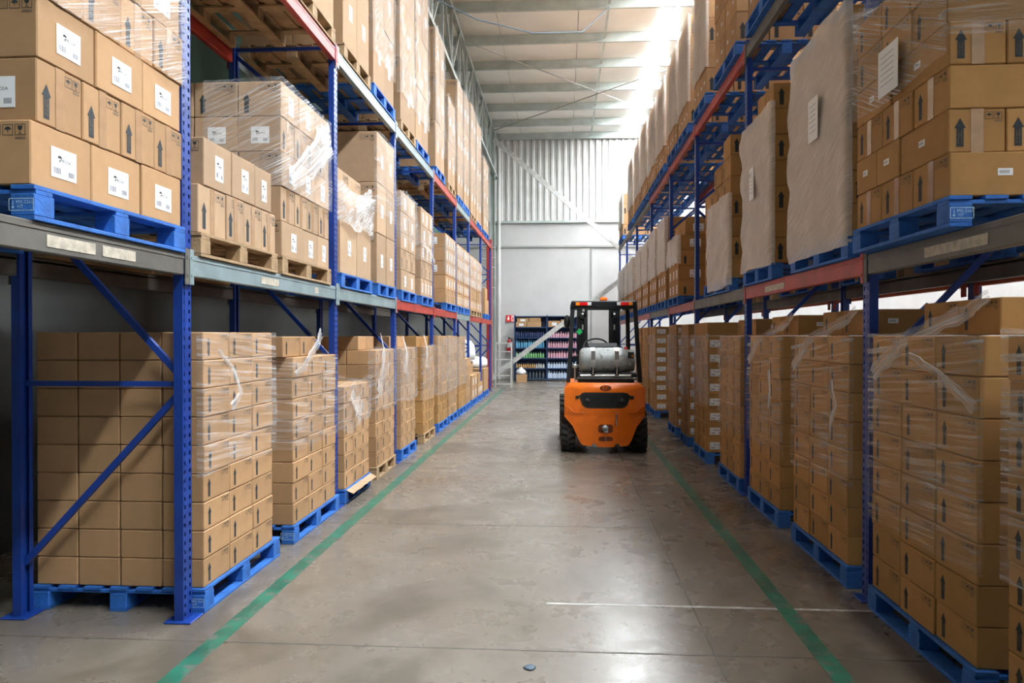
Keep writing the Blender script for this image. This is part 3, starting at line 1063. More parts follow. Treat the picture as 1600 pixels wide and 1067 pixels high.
# ---- left rack, middle level
ALT = lambda k, h=0.26: dict(h=h, n=3, d=3, f='LW', s='I', y0=2.86 + .02 * (k % 3), y1=4.04) if k % 2 == 0 else dict(h=h, n=4, d=3, f='ATK', s='LW' if k == 1 else 'L', y0=2.90, y1=4.06)
A0 = load('L', 1, 0, 2.87, 4.05, [ALT(k) for k in range(6)], stencil=True, pal_y=(2.86, 4.06))
A1 = load('L', 1, 1, 4.28, 5.42, [dict(h=0.285, n=4, w=[.34, .24, .28, .24], d=2, f='AK', s='', y0=4.24, y1=5.42),
                                  dict(h=0.285, n=3, w=[.38, .36, .30], d=2, f='V', s='I', y0=4.3, y1=5.34)], pal='pallet_wood', pal_y=(4.24, 5.42), mt='cardboard_pale')
A2 = load('L', 1, 2, 5.53, 6.68, [dict(h=0.262, n=3, w=[.45, .36, .3], d=3, f='V', s='I'), dict(h=0.262, n=4, d=3, f='AK'), dict(h=0.262, n=3, d=3, f='V', s='I'),
                                  dict(h=0.262, n=4, d=3, f='AK', s='LW'), dict(h=0.262, n=3, d=3, f='V', s='AI')], pal='pallet_wood', mt='cardboard_pale')
A3 = load('L', 1, 3, 7.04, 8.16, [dict(h=0.56, n=2, d=2, f='V', s=''), dict(h=0.46, n=2, d=2, f='I', s='I', x=.05, deep=.9, y1=7.95)], mt='cardboard_pale')
A4 = load('L', 1, 4, 8.45, 9.32, [dict(h=0.575, n=2, d=2, f='V', s='I') for _ in range(3)], mt='cardboard_pale')
A5 = load('L', 1, 5, 9.70, 10.66, [dict(h=0.27, n=2, d=2, f='V'), dict(h=0.27, n=3, d=2, f='A'), dict(h=0.22, n=2, d=2, f='V'), dict(h=0.27, n=2, d=2, f='V'), dict(h=0.27, n=2, d=2, f='V')], mt='cardboard_pale')
A6 = load('L', 1, 6, 11.1, 12.08, [dict(h=0.265, n=4, d=2, f='V'), dict(h=0.265, n=3, d=2, f='A'), dict(h=0.265, n=3, d=2, f='V'), dict(h=0.265, n=2, d=2, f='V', s='L'), dict(h=0.265, n=3, d=2, f='V', s='I')], mt='cardboard_pale')
A7 = load('L', 1, 7, 13.45, 14.66, [dict(h=0.25, n=4, d=2, f='A' if k == 0 else 'V', s='L' if k in (2, 4) else '') for k in range(5)])
A8b = load('L', 1, 12, 15.95, 16.82, [dict(h=0.25, n=3, d=2, f='V') for k in range(5)], detail=False)
A8 = load('L', 1, 8, 14.94, 15.85, [dict(h=0.25, n=4, d=2, f='V') for k in range(5)], detail=False)
A9 = load('L', 1, 9, 17.08, 18.2, [dict(h=0.25, n=5, d=2, f='A' if k == 1 else 'V') for k in range(5)], detail=False, pal='pallet_wood')
A10 = load('L', 1, 10, 18.28, 19.36, [dict(h=0.25, n=5, d=2, f='A' if k == 1 else 'V') for k in range(5)], detail=False, pal='pallet_wood')
A11 = load('L', 1, 11, 20.3, 21.3, [dict(h=0.4, n=1, d=2, f=''), dict(h=0.3, n=1, d=2, f='', y1=20.9)], detail=False)
# ---- left rack, upper level
big = lambda n, h, cols=2, **k: [dict(h=h, n=cols, d=2, f='V', s='I', **k) for _ in range(n)]
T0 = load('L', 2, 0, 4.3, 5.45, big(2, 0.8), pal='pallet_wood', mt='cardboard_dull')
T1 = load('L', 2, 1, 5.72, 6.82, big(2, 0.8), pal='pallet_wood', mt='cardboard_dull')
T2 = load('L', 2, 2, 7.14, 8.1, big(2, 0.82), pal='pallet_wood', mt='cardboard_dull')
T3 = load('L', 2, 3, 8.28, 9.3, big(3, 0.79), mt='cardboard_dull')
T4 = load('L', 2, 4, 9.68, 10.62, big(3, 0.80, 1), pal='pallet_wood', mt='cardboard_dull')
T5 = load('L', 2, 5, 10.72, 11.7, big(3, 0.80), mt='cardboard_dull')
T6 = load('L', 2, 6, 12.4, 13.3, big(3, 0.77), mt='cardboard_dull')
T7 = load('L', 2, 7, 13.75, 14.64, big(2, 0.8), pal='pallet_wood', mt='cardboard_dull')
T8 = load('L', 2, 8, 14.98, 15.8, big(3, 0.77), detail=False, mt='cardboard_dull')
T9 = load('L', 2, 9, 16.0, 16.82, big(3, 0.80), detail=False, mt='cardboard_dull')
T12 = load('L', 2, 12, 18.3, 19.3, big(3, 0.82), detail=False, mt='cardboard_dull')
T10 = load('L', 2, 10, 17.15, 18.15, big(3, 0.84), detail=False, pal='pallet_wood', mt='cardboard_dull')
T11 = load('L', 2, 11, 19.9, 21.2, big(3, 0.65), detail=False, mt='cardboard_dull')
# ---- right rack, ground
tp = lambda y0, y1, **k: dict(h=0.175, n=2, d=2, x=0.17, deep=.8, f='A', s='S', y0=y0, y1=y1, **k)
R1 = load('R', 0, 0, 2.02, 3.20, rows(8, 0.183, 3, 3, 'AT'), mt='cardboard_brown', detail=False)
R2 = load('R', 0, 1, 3.42, 4.55, rows(8, 0.183, 3, 3, 'AT') + [tp(3.55, 4.3)], mt='cardboard_brown')
R3 = load('R', 0, 2, 4.92, 6.05, rows(8, 0.183, 3, 3, 'A') + [tp(5.1, 5.9)], mt='cardboard_brown')
R4 = load('R', 0, 3, 6.44, 7.46, rows(8, 0.183, 3, 3, 'A') + [tp(6.5, 7.3)], mt='cardboard_brown')
R5 = load('R', 0, 4, 7.86, 8.86, rows(8, 0.183, 3, 3, 'A') + [tp(7.9, 8.7)], mt='cardboard_brown')
R6 = load('R', 0, 5, 9.6, 10.55, rows(8, 0.183, 3, 2, 'A', 'LE') + [dict(h=.17, n=2, d=1, f='', deep=.7)], mt='cardboard_brown')
R7 = load('R', 0, 6, 11.05, 11.75, rows(8, 0.183, 3, 2, 'A', 'LE') + [dict(h=.17, n=2, d=1, f='', deep=.7)], mt='cardboard_brown')
R8 = load('R', 0, 7, 12.2, 13.08, rows(9, 0.183, 3, 2, 'A', 'LE'), mt='cardboard_brown', detail=False)
R10 = load('R', 0, 8, 14.95, 15.95, rows(9, 0.183, 3, 2, 'A', 'LE'), mt='cardboard_brown', detail=False)
R11 = load('R', 0, 9, 16.3, 17.4, rows(9, 0.183, 3, 2, 'A'), mt='cardboard_brown', detail=False)
R12 = load('R', 0, 10, 17.8, 19.1, rows(9, 0.183, 3, 2, 'A'), mt='cardboard_brown', detail=False)
# ---- right rack, middle level
B1 = load('R', 1, 0, 3.56, 4.63, [
    dict(h=0.2, n=3, d=2, w=[.36, .36, .34], f='AK', s='S', y0=3.54), dict(h=0.2, n=3, w=[.5, .29, .29], d=4, f='S', s='ATIK'),
    dict(h=0.2, n=3, w=[.36, .36, .36], d=2, f='AK', s=''), dict(h=0.2, n=2, w=[.6, .46], d=4, f='S', s='ATIK'),
    dict(h=0.2, n=3, d=2, f='A', s='', y0=3.58), dict(h=0.2, n=3, d=4, f='A', s='AI', y0=3.60)], stencil=True, mt='cardboard_brown', pal_y=(3.52, 4.655), xf=1.74)
B2 = load('R', 1, 1, 4.92, 6.08, [dict(h=0.21, n=3, d=3, f='A', s='AI' if k % 2 else '') for k in range(7)], mt='cardboard_brown')
B3 = load('R', 1, 2, 6.66, 7.66, [dict(h=0.222, n=3, d=3, f='A', s='A' if k % 2 == 0 else '') for k in range(6)] + [dict(h=0.222, n=2, d=3, f='', s='A', y1=7.2)], mt='cardboard_brown')
B4 = load('R', 1, 3, 8.33, 9.78, [dict(h=0.222, n=4, d=3, f='A', s='A' if k % 2 else '') for k in range(5)] +
          [dict(h=0.222, n=2, d=3, f='A', s='', y1=9.2), dict(h=0.222, n=1, d=3, f='', s='A', y1=8.7)], mt='cardboard_brown')
B5 = load('R', 1, 4, 12.0, 13.1, [dict(h=0.24, n=3, d=2, f='V', s='L' if k in (1, 3) else 'A') for k in range(4)] + [dict(h=.24, n=2, d=2, f='', s='L', x=.1, deep=.8)], mt='cardboard_brown')
B6 = load('R', 1, 5, 13.45, 14.55, [dict(h=0.245, n=3, d=2, f='V', s='') for k in range(6)], mt='cardboard_brown')
B7 = load('R', 1, 6, 14.85, 15.95, [dict(h=0.245, n=3, d=2, f='V', s='') for k in range(6)], mt='cardboard_brown')
B8 = load('R', 1, 7, 16.3, 17.4, [dict(h=0.235, n=3, d=2, f='V', s='') for k in range(6)], detail=False, mt='cardboard_brown')
B9 = load('R', 1, 8, 17.7, 18.9, [dict(h=0.235, n=3, d=2, f='V', s='') for k in range(6)], detail=False, mt='cardboard_brown')
B11 = load('R', 1, 10, 21.1, 22.15, [dict(h=0.235, n=3, d=2, f='V', s='') for k in range(6)], detail=False, mt='cardboard_brown')
B10 = load('R', 1, 9, 19.6, 20.9, [dict(h=0.235, n=3, d=2, f='V', s='') for k in range(6)], detail=False, mt='cardboard_brown')
# ---- right rack, upper level
up = lambda n, h=0.31, cols=4: [dict(h=h, n=cols, d=3, f='S', s='A' if k % 2 == 0 else '') for k in range(n)]
C0 = load('R', 2, 0, 4.9, 6.1, up(6), mt='cardboard_brown')  # out of view, stacked tall to shade the floor along the rack
load('R', 2, 11, 1.9, 3.1, up(6), mt='cardboard_brown', detail=False)  # unseen load, added to block skylight from the near right floor
load('R', 2, 12, 3.4, 4.6, up(6), mt='cardboard_brown', detail=False)  # second unseen load, added for its shade on the floor below
C1 = load('R', 2, 1, 6.4, 7.5, up(5), mt='cardboard_tan')
C2 = load('R', 2, 2, 7.96, 9.08, up(6), mt='cardboard_tan')
C3 = load('R', 2, 3, 9.6, 10.5, up(6), mt='cardboard_tan')
C4 = load('R', 2, 4, 10.95, 11.9, up(5), mt='cardboard_tan')
C5 = load('R', 2, 5, 12.1, 13.1, up(5), mt='cardboard_tan')
C6 = load('R', 2, 6, 13.5, 14.6, up(5), mt='cardboard_tan', detail=False)
C7 = load('R', 2, 7, 14.8, 15.95, up(5), mt='cardboard_tan', detail=False)
C8 = load('R', 2, 8, 16.3, 17.6, up(5, .33), mt='cardboard_tan', detail=False)
C10 = load('R', 2, 10, 19.6, 21.0, up(5, .33), mt='cardboard_tan', detail=False)
C9 = load('R', 2, 9, 17.9, 19.15, up(5, .33), mt='cardboard_tan', detail=False)

# ---- far bay of the right rack
C11 = load('R', 2, 13, 22.9, 24.4, up(4), mt='cardboard_tan', detail=False)
B12 = load('R', 1, 11, 22.6, 23.7, [dict(h=0.235, n=3, d=2, f='V', s='') for k in range(6)], detail=False)
B13 = load('R', 1, 12, 23.85, 24.85, [dict(h=0.235, n=3, d=2, f='V', s='') for k in range(6)], detail=False)
# ---- rear row, rack standing back to back behind the right rack
for i, (a, e) in enumerate(((3.2, 4.4), (4.6, 5.55), (5.75, 6.95), (7.1, 8.3), (8.6, 9.8), (9.95, 11.1), (11.4, 12.6), (12.75, 13.9), (14.2, 15.4), (15.6, 16.8))):
    load('Q', 2, i, a, e, [dict(h=0.31, n=3, d=1, f='', deep=.6) for k in range(5)], mt='cardboard_brown', detail=False, pal='pallet_wood')
    if i > 0:
        load('Q', 1, i, a, e, [dict(h=0.31, n=3, d=1, f='', deep=.6) for k in range(5)], mt='cardboard_brown', detail=False, pal='pallet_wood')

# ------------------------------------------------------------------ which cartons show largest: a coarse depth buffer
W_, H_ = 640, 427
k_ = W_ / 1600
Rm = np.array(cam.rotation_euler.to_matrix())
zbuf = np.full((H_, W_), 1e9)
ibuf = np.full((H_, W_), -1, dtype=int)


def project(P):
    q = (P - np.array([0, 0, CH])) @ Rm
    d = -q[:, 2]
    return 800 + F * q[:, 0] / d, 533.5 - F * q[:, 1] / d, d


def raster(ci, quad):
    u, v, d = project(np.array(quad, dtype=float))
    if (d < 0.1).any():
        return
    u, v = u * k_, v * k_
    x0, x1 = max(int(u.min()), 0), min(int(u.max()) + 1, W_)
    y0, y1 = max(int(v.min()), 0), min(int(v.max()) + 1, H_)
    if x0 >= x1 or y0 >= y1:
        return
    gx, gy = np.meshgrid(np.arange(x0, x1) + .5, np.arange(y0, y1) + .5)
    pos = np.ones(gx.shape, bool)
    neg = np.ones(gx.shape, bool)
    for i in range(4):
        j = (i + 1) % 4
        e = (u[j] - u[i]) * (gy - v[i]) - (v[j] - v[i]) * (gx - u[i])
        pos &= e >= 0
        neg &= e <= 0
    ins = pos | neg
    A = np.c_[u, v, np.ones(4)]
    cf, *_ = np.linalg.lstsq(A, 1 / d, rcond=None)
    dd = 1 / np.maximum(cf[0] * gx + cf[1] * gy + cf[2], 1e-6)
    zb, ib = zbuf[y0:y1, x0:x1], ibuf[y0:y1, x0:x1]
    w_ = ins & (dd < zb)
    zb[w_] = dd[w_]
    ib[w_] = ci


for ci, c_ in enumerate(CARTONS):
    x, y, z = c_['c']
    dx, dy, dz = c_['dim']
    X = x + (dx / 2 if c_['side'] == 'L' else -dx / 2)
    x0, x1, y0, y1 = x - dx / 2, x + dx / 2, y - dy / 2, y + dy / 2
    raster(ci, [(X, y0, z), (X, y1, z), (X, y1, z + dz), (X, y0, z + dz)])
    raster(ci, [(x0, y0, z), (x1, y0, z), (x1, y0, z + dz), (x0, y0, z + dz)])
    raster(ci, [(x0, y0, z + dz), (x1, y0, z + dz), (x1, y1, z + dz), (x0, y1, z + dz)] if z + dz < CH else [(x0, y0, z), (x1, y0, z), (x1, y1, z), (x0, y1, z)])
cnt = np.bincount(ibuf[ibuf >= 0].ravel(), minlength=len(CARTONS))
kinds = {'shipping_carton': [], 'large_carton': []}
for ci, c_ in enumerate(CARTONS):
    kinds['large_carton' if c_['dim'][2] > 0.35 else 'shipping_carton'].append(ci)
LIM = 300
SOLO = set()
for kd, ids in kinds.items():
    ids = sorted(ids, key=lambda i: -cnt[i])
    SOLO |= {i for i in ids[:LIM] if cnt[i] > 0}
    rest = [i for i in ids if i not in SOLO]
    kinds[kd] = rest
print('cartons', len(CARTONS), 'single', len(SOLO), 'visible', int((cnt > 0).sum()))


def carton_faces(c_):
    """(part name, mesh, local loc, local rz)"""
    dx, dy, dz = c_['dim']
    s = 1 if c_['side'] == 'L' else -1
    res = []
    if c_['f']:
        for nm, me in face_parts(dy, dz, c_['f']):
            res.append((nm, me, (s * (dx / 2 + 0.0012), 0, 0), s * PI / 2))
    if c_['s']:
        for nm, me in face_parts(dx, dz, c_['s']):
            res.append((nm, me, (0, -dy / 2 - 0.0012, 0), 0.0))
    return res


for ci in sorted(SOLO):
    c_ = CARTONS[ci]
    bigk = c_['dim'][2] > 0.35
    me = carton_mesh(c_['dim'][0], c_['dim'][2], c_['dim'][1], c_['mt'])
    o = link('large_carton' if bigk else 'shipping_carton', me, None, c_['c'], c_['rz'])
    st = c_['f'] or c_['s']
    look = 'arrow-printed' if 'A' in st else ('labelled' if ('L' in st or 'V' in st or 'S' in st) else 'plain')
    rw = 'bottom layer' if c_['row'] == 0 else ('top layer' if c_['row'] == c_['nrow'] - 1 else ORD[c_['row']] + ' layer')
    pos = ORD[c_['col']] + ' along aisle' if c_['dep'] == 0 else '%s along, %s deep' % (ORD[c_['col']], ORD[c_['dep']])
    tag(o, '%s %scarton, %s, %s, %s %s load, %s' % (look, 'tall ' if bigk else '', rw, pos, ORD[c_['load']], LN[c_['lvl']], SIDE[c_['side']]), 'carton',
        'cartons on the %s %s level' % (SIDE[c_['side']], LN[c_['lvl']]))
    for nm, pm, lc, rz in carton_faces(c_):
        link(nm, pm, o, lc, rz)

mlist = ['cardboard_dull', 'cardboard_tan', 'cardboard_brown', 'cardboard_pale', 'ink', 'ink_soft', 'label_paper', 'label_grey', 'tape']
mdata_cache = {}


def mdata(me):
    if me.name not in mdata_cache:
        mdata_cache[me.name] = ([v.co.copy() for v in me.vertices], [tuple(p.vertices) for p in me.polygons], [mlist.index(me.materials[p.material_index].name) for p in me.polygons])
    return mdata_cache[me.name]


for kd, ids in kinds.items():
    if not ids:
        continue
    m = MB()

    def put(me, M):
        v_, f_, i_ = mdata(me)
        o_ = len(m.v)
        m.v += [tuple(M @ p) for p in v_]
        m.f += [tuple(i + o_ for i in f) for f in f_]
        m.m += i_
        m.s += [False] * len(f_)

    for ci in ids:
        c_ = CARTONS[ci]
        M = Matrix.Translation(c_['c']) @ Matrix.Rotation(c_['rz'], 4, 'Z')
        put(carton_mesh(c_['dim'][0], c_['dim'][2], c_['dim'][1], c_['mt']), M)
        if cnt[ci] > 0:
            for nm, pm, lc, rz in carton_faces(c_):
                put(pm, M @ Matrix.Translation(lc) @ Matrix.Rotation(rz, 4, 'Z'))
    o = m.build('carton_stock', mlist)
    tag(o, 'remaining small brown cartons further along and deeper in both racks' if kd == 'shipping_carton' else 'remaining tall cartons deeper in the racks', 'cartons', kind='stuff')

# ------------------------------------------------------------------ stretch film
o = wrap(G1, 0.80, 1.62, 'film_clear', back=0.05)
film_rope(o, [(-2.045, 4.36, 1.52), (-2.03, 4.52, 1.40), (-2.02, 4.62, 1.24), (-2.03, 4.5, 1.16)], .006, .02)
o = wrap(G2, 0.72, 1.44, 'film_clear', back=0.3)
film_rope(o, [(-2.06, 6.32, 1.62), (-2.045, 6.05, 1.46), (-2.045, 5.82, 1.34), (-2.06, 5.7, 1.30)], .03, .012)
o = wrap(G3, 0.72, 1.16, 'film_streaky', wave=.02, ragged=.10)
film_rope(o, [(-2.03, 7.1, 1.05), (-2.02, 7.3, .92), (-2.02, 7.45, .82)], .03, .07)
o = wrap(G4, 0.75, 1.46, 'film_streaky', back=.1, wave=.015)
film_rope(o, [(-2.14, 8.75, 1.60), (-2.04, 8.5, 1.40), (-2.04, 8.36, 1.1), (-2.05, 8.3, .95)], .03, .07)
o = wrap(G5, 0.75, 1.46, 'film_streaky', wave=.015)
film_rope(o, [(-2.14, 9.95, 1.60), (-2.04, 9.8, 1.35), (-2.04, 9.65, 1.1)], .03, .08)
o = wrap(G6, 0.65, 1.46, 'film_streaky', back=.05, wave=.02)
film_rope(o, [(-2.12, 11.4, 1.60), (-2.04, 11.25, 1.35), (-2.04, 11.17, 1.1)], .03, .07)
for q in (G7, G8, G9):
    wrap(q, 0.6, 1.58, 'film_bright', back=.05)
wrap(A0, 2.98, 3.76, 'film_streaky', back=.0, slant=-.55)
wrap(A0, 2.98, 3.76, 'film_clear', back=1.0, y1=2.95, label='clear film over the near end of the first middle load, left rack')
o = wrap(A2, 2.72, 3.52, 'film_streaky', back=.6, wave=.012)
film_rope(o, [(-2.07, 6.62, 3.34), (-2.05, 6.25, 3.14), (-2.05, 5.9, 2.93), (-2.06, 5.62, 2.78)], .11, .05)
o = wrap(A3, 2.66, 3.08, 'film_crumple', wave=.035, ragged=.10, freq=5)
film_rope(o, [(-2.05, 7.98, 3.1), (-2.05, 7.7, 2.95), (-2.05, 7.35, 2.84)], .05, .08)
wrap(A4, 3.0, 3.93, 'film_clear', back=.05)
wrap(A5, 2.86, 3.5, 'film_streaky', wave=.02)
o = wrap(A6, 2.74, 3.26, 'film_clear')
film_rope(o, [(-2.3, 11.07, 2.92), (-2.08, 11.07, 2.98), (-2.06, 11.6, 2.92), (-2.06, 12.0, 2.78)], .02, .02)
for q in (A7, A8, A8b, A9, A10):
    wrap(q, 2.72, 3.4, 'film_bright', back=.05)
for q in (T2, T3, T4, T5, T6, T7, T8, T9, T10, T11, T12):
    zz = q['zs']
    wrap(q, zz[0] + (.35 if q is not T2 else 1.0), zz[-1] + .01, 'film_top_dimmed', back=.06, wave=.012)
wrap(R1, 0.6, 1.62, 'film_clear', back=.0)
o = wrap(R2, 0.55, 1.61, 'film_clear', back=.03)
film_rope(o, [(1.955, 3.62, 1.79), (1.945, 3.78, 1.72), (1.785, 4.15, 1.57), (1.772, 4.45, 1.38)], .02, .03)
film_rope(o, [(1.775, 4.0, 1.5), (1.775, 3.7, 1.42), (1.78, 3.4, 1.28)], .008, .02)
for q, yy in ((R3, 5.4), (R4, 6.8)):
    o = wrap(q, .62, 1.61, 'film_clear', back=.04, wave=.012)
    film_rope(o, [(1.955, yy - .22, 1.79), (1.945, yy - .1, 1.72), (1.785, yy + .28, 1.56), (1.772, yy + .56, 1.36)], .018, .026)
    film_rope(o, [(1.77, q['y0'] + .22, 1.3), (1.765, q['y0'] + .14, 1.14), (1.77, q['y0'] + .22, .98)], .012, .02)
wrap(R5, .6, 1.61, 'film_clear', back=.03)
for q in (R6, R7, R8, R10):
    wrap(q, .72, 1.62, 'film_bright', back=.03, wave=.02)
wrap(B1, 2.86, 3.47, 'film_streaky', back=.0, slant=.3)
wrap(B1, 2.95, 3.47, 'film_clear', back=1.0, y1=3.60, label='clear film over the near end of the first middle load, right rack')
wrap(B2, 2.16, 3.74, 'film_milky', back=.03, wave=.03, freq=2.2)
wrap(B3, 2.22, 3.62, 'film_milky', back=.03, wave=.03, freq=2.2)
wrap(B4, 2.14, 3.16, 'film_milky', back=.03, wave=.03, y1=9.5)
for q in (B5, B6, B7, B8, B9, B10, B11, B12, B13):
    wrap(q, 2.75, q['zs'][-1] - (.24 if q is B5 else 0), 'film_milky', back=.05, wave=.02)
for q in (C1, C3, C4, C5, C6, C7, C8, C9, C10, C11):
    wrap(q, q['zs'][1], q['zs'][-1] + .01, 'film_milky', back=.04, wave=.018)
# paper documents taped on the wraps
for (x, y, z, w_, h_, nm) in ((1.712, 4.1, 3.0, .24, .25, 'first'), (1.762, 5.45, 3.12, .2, .3, 'second'), (1.764, 7.2, 3.02, .16, .3, 'third')):
    me = MB().box(-w_ / 2, w_ / 2, -.001, .001, -h_ / 2, h_ / 2)
    for k in range(6):
        me.quad((-w_ * .36, -.0016, h_ * (.32 - k * .12)), (w_ * .3, -.0016, h_ * (.32 - k * .12)), (w_ * .3, -.0016, h_ * (.335 - k * .12)), (-w_ * .36, -.0016, h_ * (.335 - k * .12)), 1)
    o = me.build('document_sheet', ['label_paper', 'label_grey'], None, (x - .012, y, z), -PI / 2)
    tag(o, 'white paper sheet stuck on the film of the %s middle load, right rack' % nm, 'paper', 'papers on the wraps')
# torn cardboard sheet under the third ground load
m = MB()
vs = []
for i in range(13):
    for j in range(4):
        y = 7.06 + i * .075
        vs.append((-2.16 + j * .055, y, .150 - (j / 3) ** 2 * .05 + .012 * noise.noise((i * .9, j, 3))))
m.add(vs, [(i * 4 + j, (i + 1) * 4 + j, (i + 1) * 4 + j + 1, i * 4 + j + 1) for i in range(12) for j in range(3)])
m.add([(a, b, c_ - .004) for a, b, c_ in vs], [(i * 4 + j, i * 4 + j + 1, (i + 1) * 4 + j + 1, (i + 1) * 4 + j) for i in range(12) for j in range(3)])
tag(m.build('cardboard_sheet', 'cardboard_pale'), 'torn cardboard sheet drooping over the third ground pallet, left rack', 'cardboard')
# ------------------------------------------------------------------ forklift
fk = empty('forklift', (0.56, 10.15, 0), 'orange gas forklift truck parked in the aisle, rear towards the camera', 'forklift')
# counterweight: curved rear shell
outl_b = [(-.543, .512), (-.50, .46), (-.43, .38), (-.385, .28), (-.348, .194), (-.318, .145), (-.293, .129), (-.2, .115), (-.185, .115), (-.17, .145), (-.145, .155), (-.12, .145), (-.105, .112), (-.1, .105),
          (.1, .105), (.125, .112), (.14, .145), (.165, .155), (.19, .145), (.205, .115), (.3, .122), (.325, .145), (.358, .194), (.395, .29), (.43, .38), (.50, .47), (.54, .52)]
xs = sorted({p[0] for p in outl_b} | {-.46, -.25, -.05, 0, .05, .25, .46})
zb_of = lambda x: float(np.interp(x, [p[0] for p in outl_b], [p[1] for p in outl_b]))
zt_of = lambda x: .971 - max(0, abs(x) - .47) * 1.1
yr_of = lambda x, z: (.10 * (abs(x) / .54) ** 2.5 + .10 * max(0, .5 - z) + (.02 if z < .57 else 0.0) + (.05 * ((z - .93) / .04) ** 2 if z > .93 else 0))
m = MB()
NZ = 16
vs = []
for x in xs:
    a, b = zb_of(x), zt_of(x)
    tt = sorted([i / NZ for i in range(NZ + 1)])
    for t in tt:
        z = a + (b - a) * t
        vs.append((x, yr_of(x, z), z))
n1 = NZ + 1
m.add(vs, [(i * n1 + j, (i + 1) * n1 + j, (i + 1) * n1 + j + 1, i * n1 + j + 1) for i in range(len(xs) - 1) for j in range(NZ)], 0, True)
# top, sides, bottom
for i in range(len(xs) - 1):
    a, b = vs[i * n1 + NZ], vs[(i + 1) * n1 + NZ]
    m.quad(a, b, (b[0], .62, b[2]), (a[0], .62, a[2]))
    a, b = vs[i * n1], vs[(i + 1) * n1]
    m.quad(b, a, (a[0], .62, a[2]), (b[0], .62, b[2]))
for i, fl in ((0, 0), (len(xs) - 1, 1)):
    for j in range(NZ):
        a, b = vs[i * n1 + j], vs[i * n1 + j + 1]
        q = (a, b, (b[0], .62, b[2]), (a[0], .62, a[2]))
        m.quad(*(q if not fl else q[::-1]))
cw = m.build('counterweight', 'forklift_orange', fk)


def on_shell(poly, off):
    return [(x, yr_of(x, z) - off, z) for x, z in poly]


def rounded(x0, x1, z0, z1, r, n=5):
    P = []
    for cx, cz, a0 in ((x1 - r, z1 - r, 0), (x0 + r, z1 - r, 90), (x0 + r, z0 + r, 180), (x1 - r, z0 + r, 270)):
        for k in range(n + 1):
            a = math.radians(a0 + 90 * k / n)
            P.append((cx + r * math.cos(a), cz + r * math.sin(a)))
    return P


def shell_piece(name, x0, x1, z0, z1, mt, off, parent, taper=0.0, nx=16, nzz=6, r=.25):
    """curved panel lying on the counterweight with softened corners"""
    m = MB()
    V = []
    for i in range(nx + 1):
        t = -1 + 2 * i / nx
        rr = max(0.0, (abs(t) - (1 - r)) / r)
        hs = math.sqrt(max(0, 1 - rr * rr * .72))
        for j in range(nzz + 1):
            q = -1 + 2 * j / nzz
            zc, hz = (z0 + z1) / 2, (z1 - z0) / 2 * hs
            z = zc + hz * q
            xx = (x0 + x1) / 2 + t * (x1 - x0) / 2 * (1 - taper * (1 - (q + 1) / 2))
            V.append((xx, yr_of(xx, z) - off, z))
    k = nzz + 1
    F_ = [(i * k + j, (i + 1) * k + j, (i + 1) * k + j + 1, i * k + j + 1) for i in range(nx) for j in range(nzz)]
    m.add(V, F_, 0, True)
    rim = [i * k for i in range(nx + 1)] + [nx * k + j for j in range(1, k)] + [i * k + nzz for i in range(nx - 1, -1, -1)] + [j for j in range(nzz - 1, 0, -1)]
    B_ = [(V[i][0], V[i][1] + off + .01, V[i][2]) for i in rim]
    R_ = [V[i] for i in rim]
    L_ = len(rim)
    m.add(R_ + B_, [(i, i + L_, (i + 1) % L_ + L_, (i + 1) % L_) for i in range(L_)])
    return m.build(name, mt, parent)


gr = shell_piece('rear_grille', -.35, .34, .635, .845, 'forklift_deep', .006, fk, taper=.12)
for k in range(9):
    x = -.26 + k * .065
    for sg in (1, -1):
        a, b = (x - .05 * sg, .665), (x + .05 * sg, .82)
        mm = MB().bar((a[0], yr_of(*a) - .009, a[1]), (b[0], yr_of(*b) - .009, b[1]), .004, .005)
        mm.build('grille_bar', 'forklift_black', gr)
for sx in (-.235, .225):
    mm = MB().lathe([(0.0, -.012), (.03, -.012), (.034, 0), (.034, .01)], 14, 'y', (sx, yr_of(sx, .73) - .004, .735))
    mm.build('rear_lamp', 'rubber', fk)
for sx in (-.372, .362):
    b_ = MB().box(sx - .022, sx + .022, yr_of(sx, .77) - .012, yr_of(sx, .77) + .01, .755, .80, bev=.004).build('grille_hinge', 'forklift_black', fk)
    for dz in (.765, .79):
        MB().lathe([(.004, -.006), (.006, 0)], 6, 'y', (sx + (-.012 if sx < 0 else .012), yr_of(sx, .77) - .012, dz)).build('bolt', 'chrome', b_)
# crease line across the counterweight
cr = MB()
pts = [(-.54, .655), (-.48, .64), (-.42, .575), (-.2, .567), (.2, .567), (.42, .575), (.48, .645), (.54, .66)]
cr.tube([(x, yr_of(x, z) - .0005, z) for x, z in [(np.interp(t, range(8), [p[0] for p in pts]), np.interp(t, range(8), [p[1] for p in pts])) for t in np.linspace(0, 7, 40)]], .005, 5)
cr.build('crease', 'forklift_orange', cw)
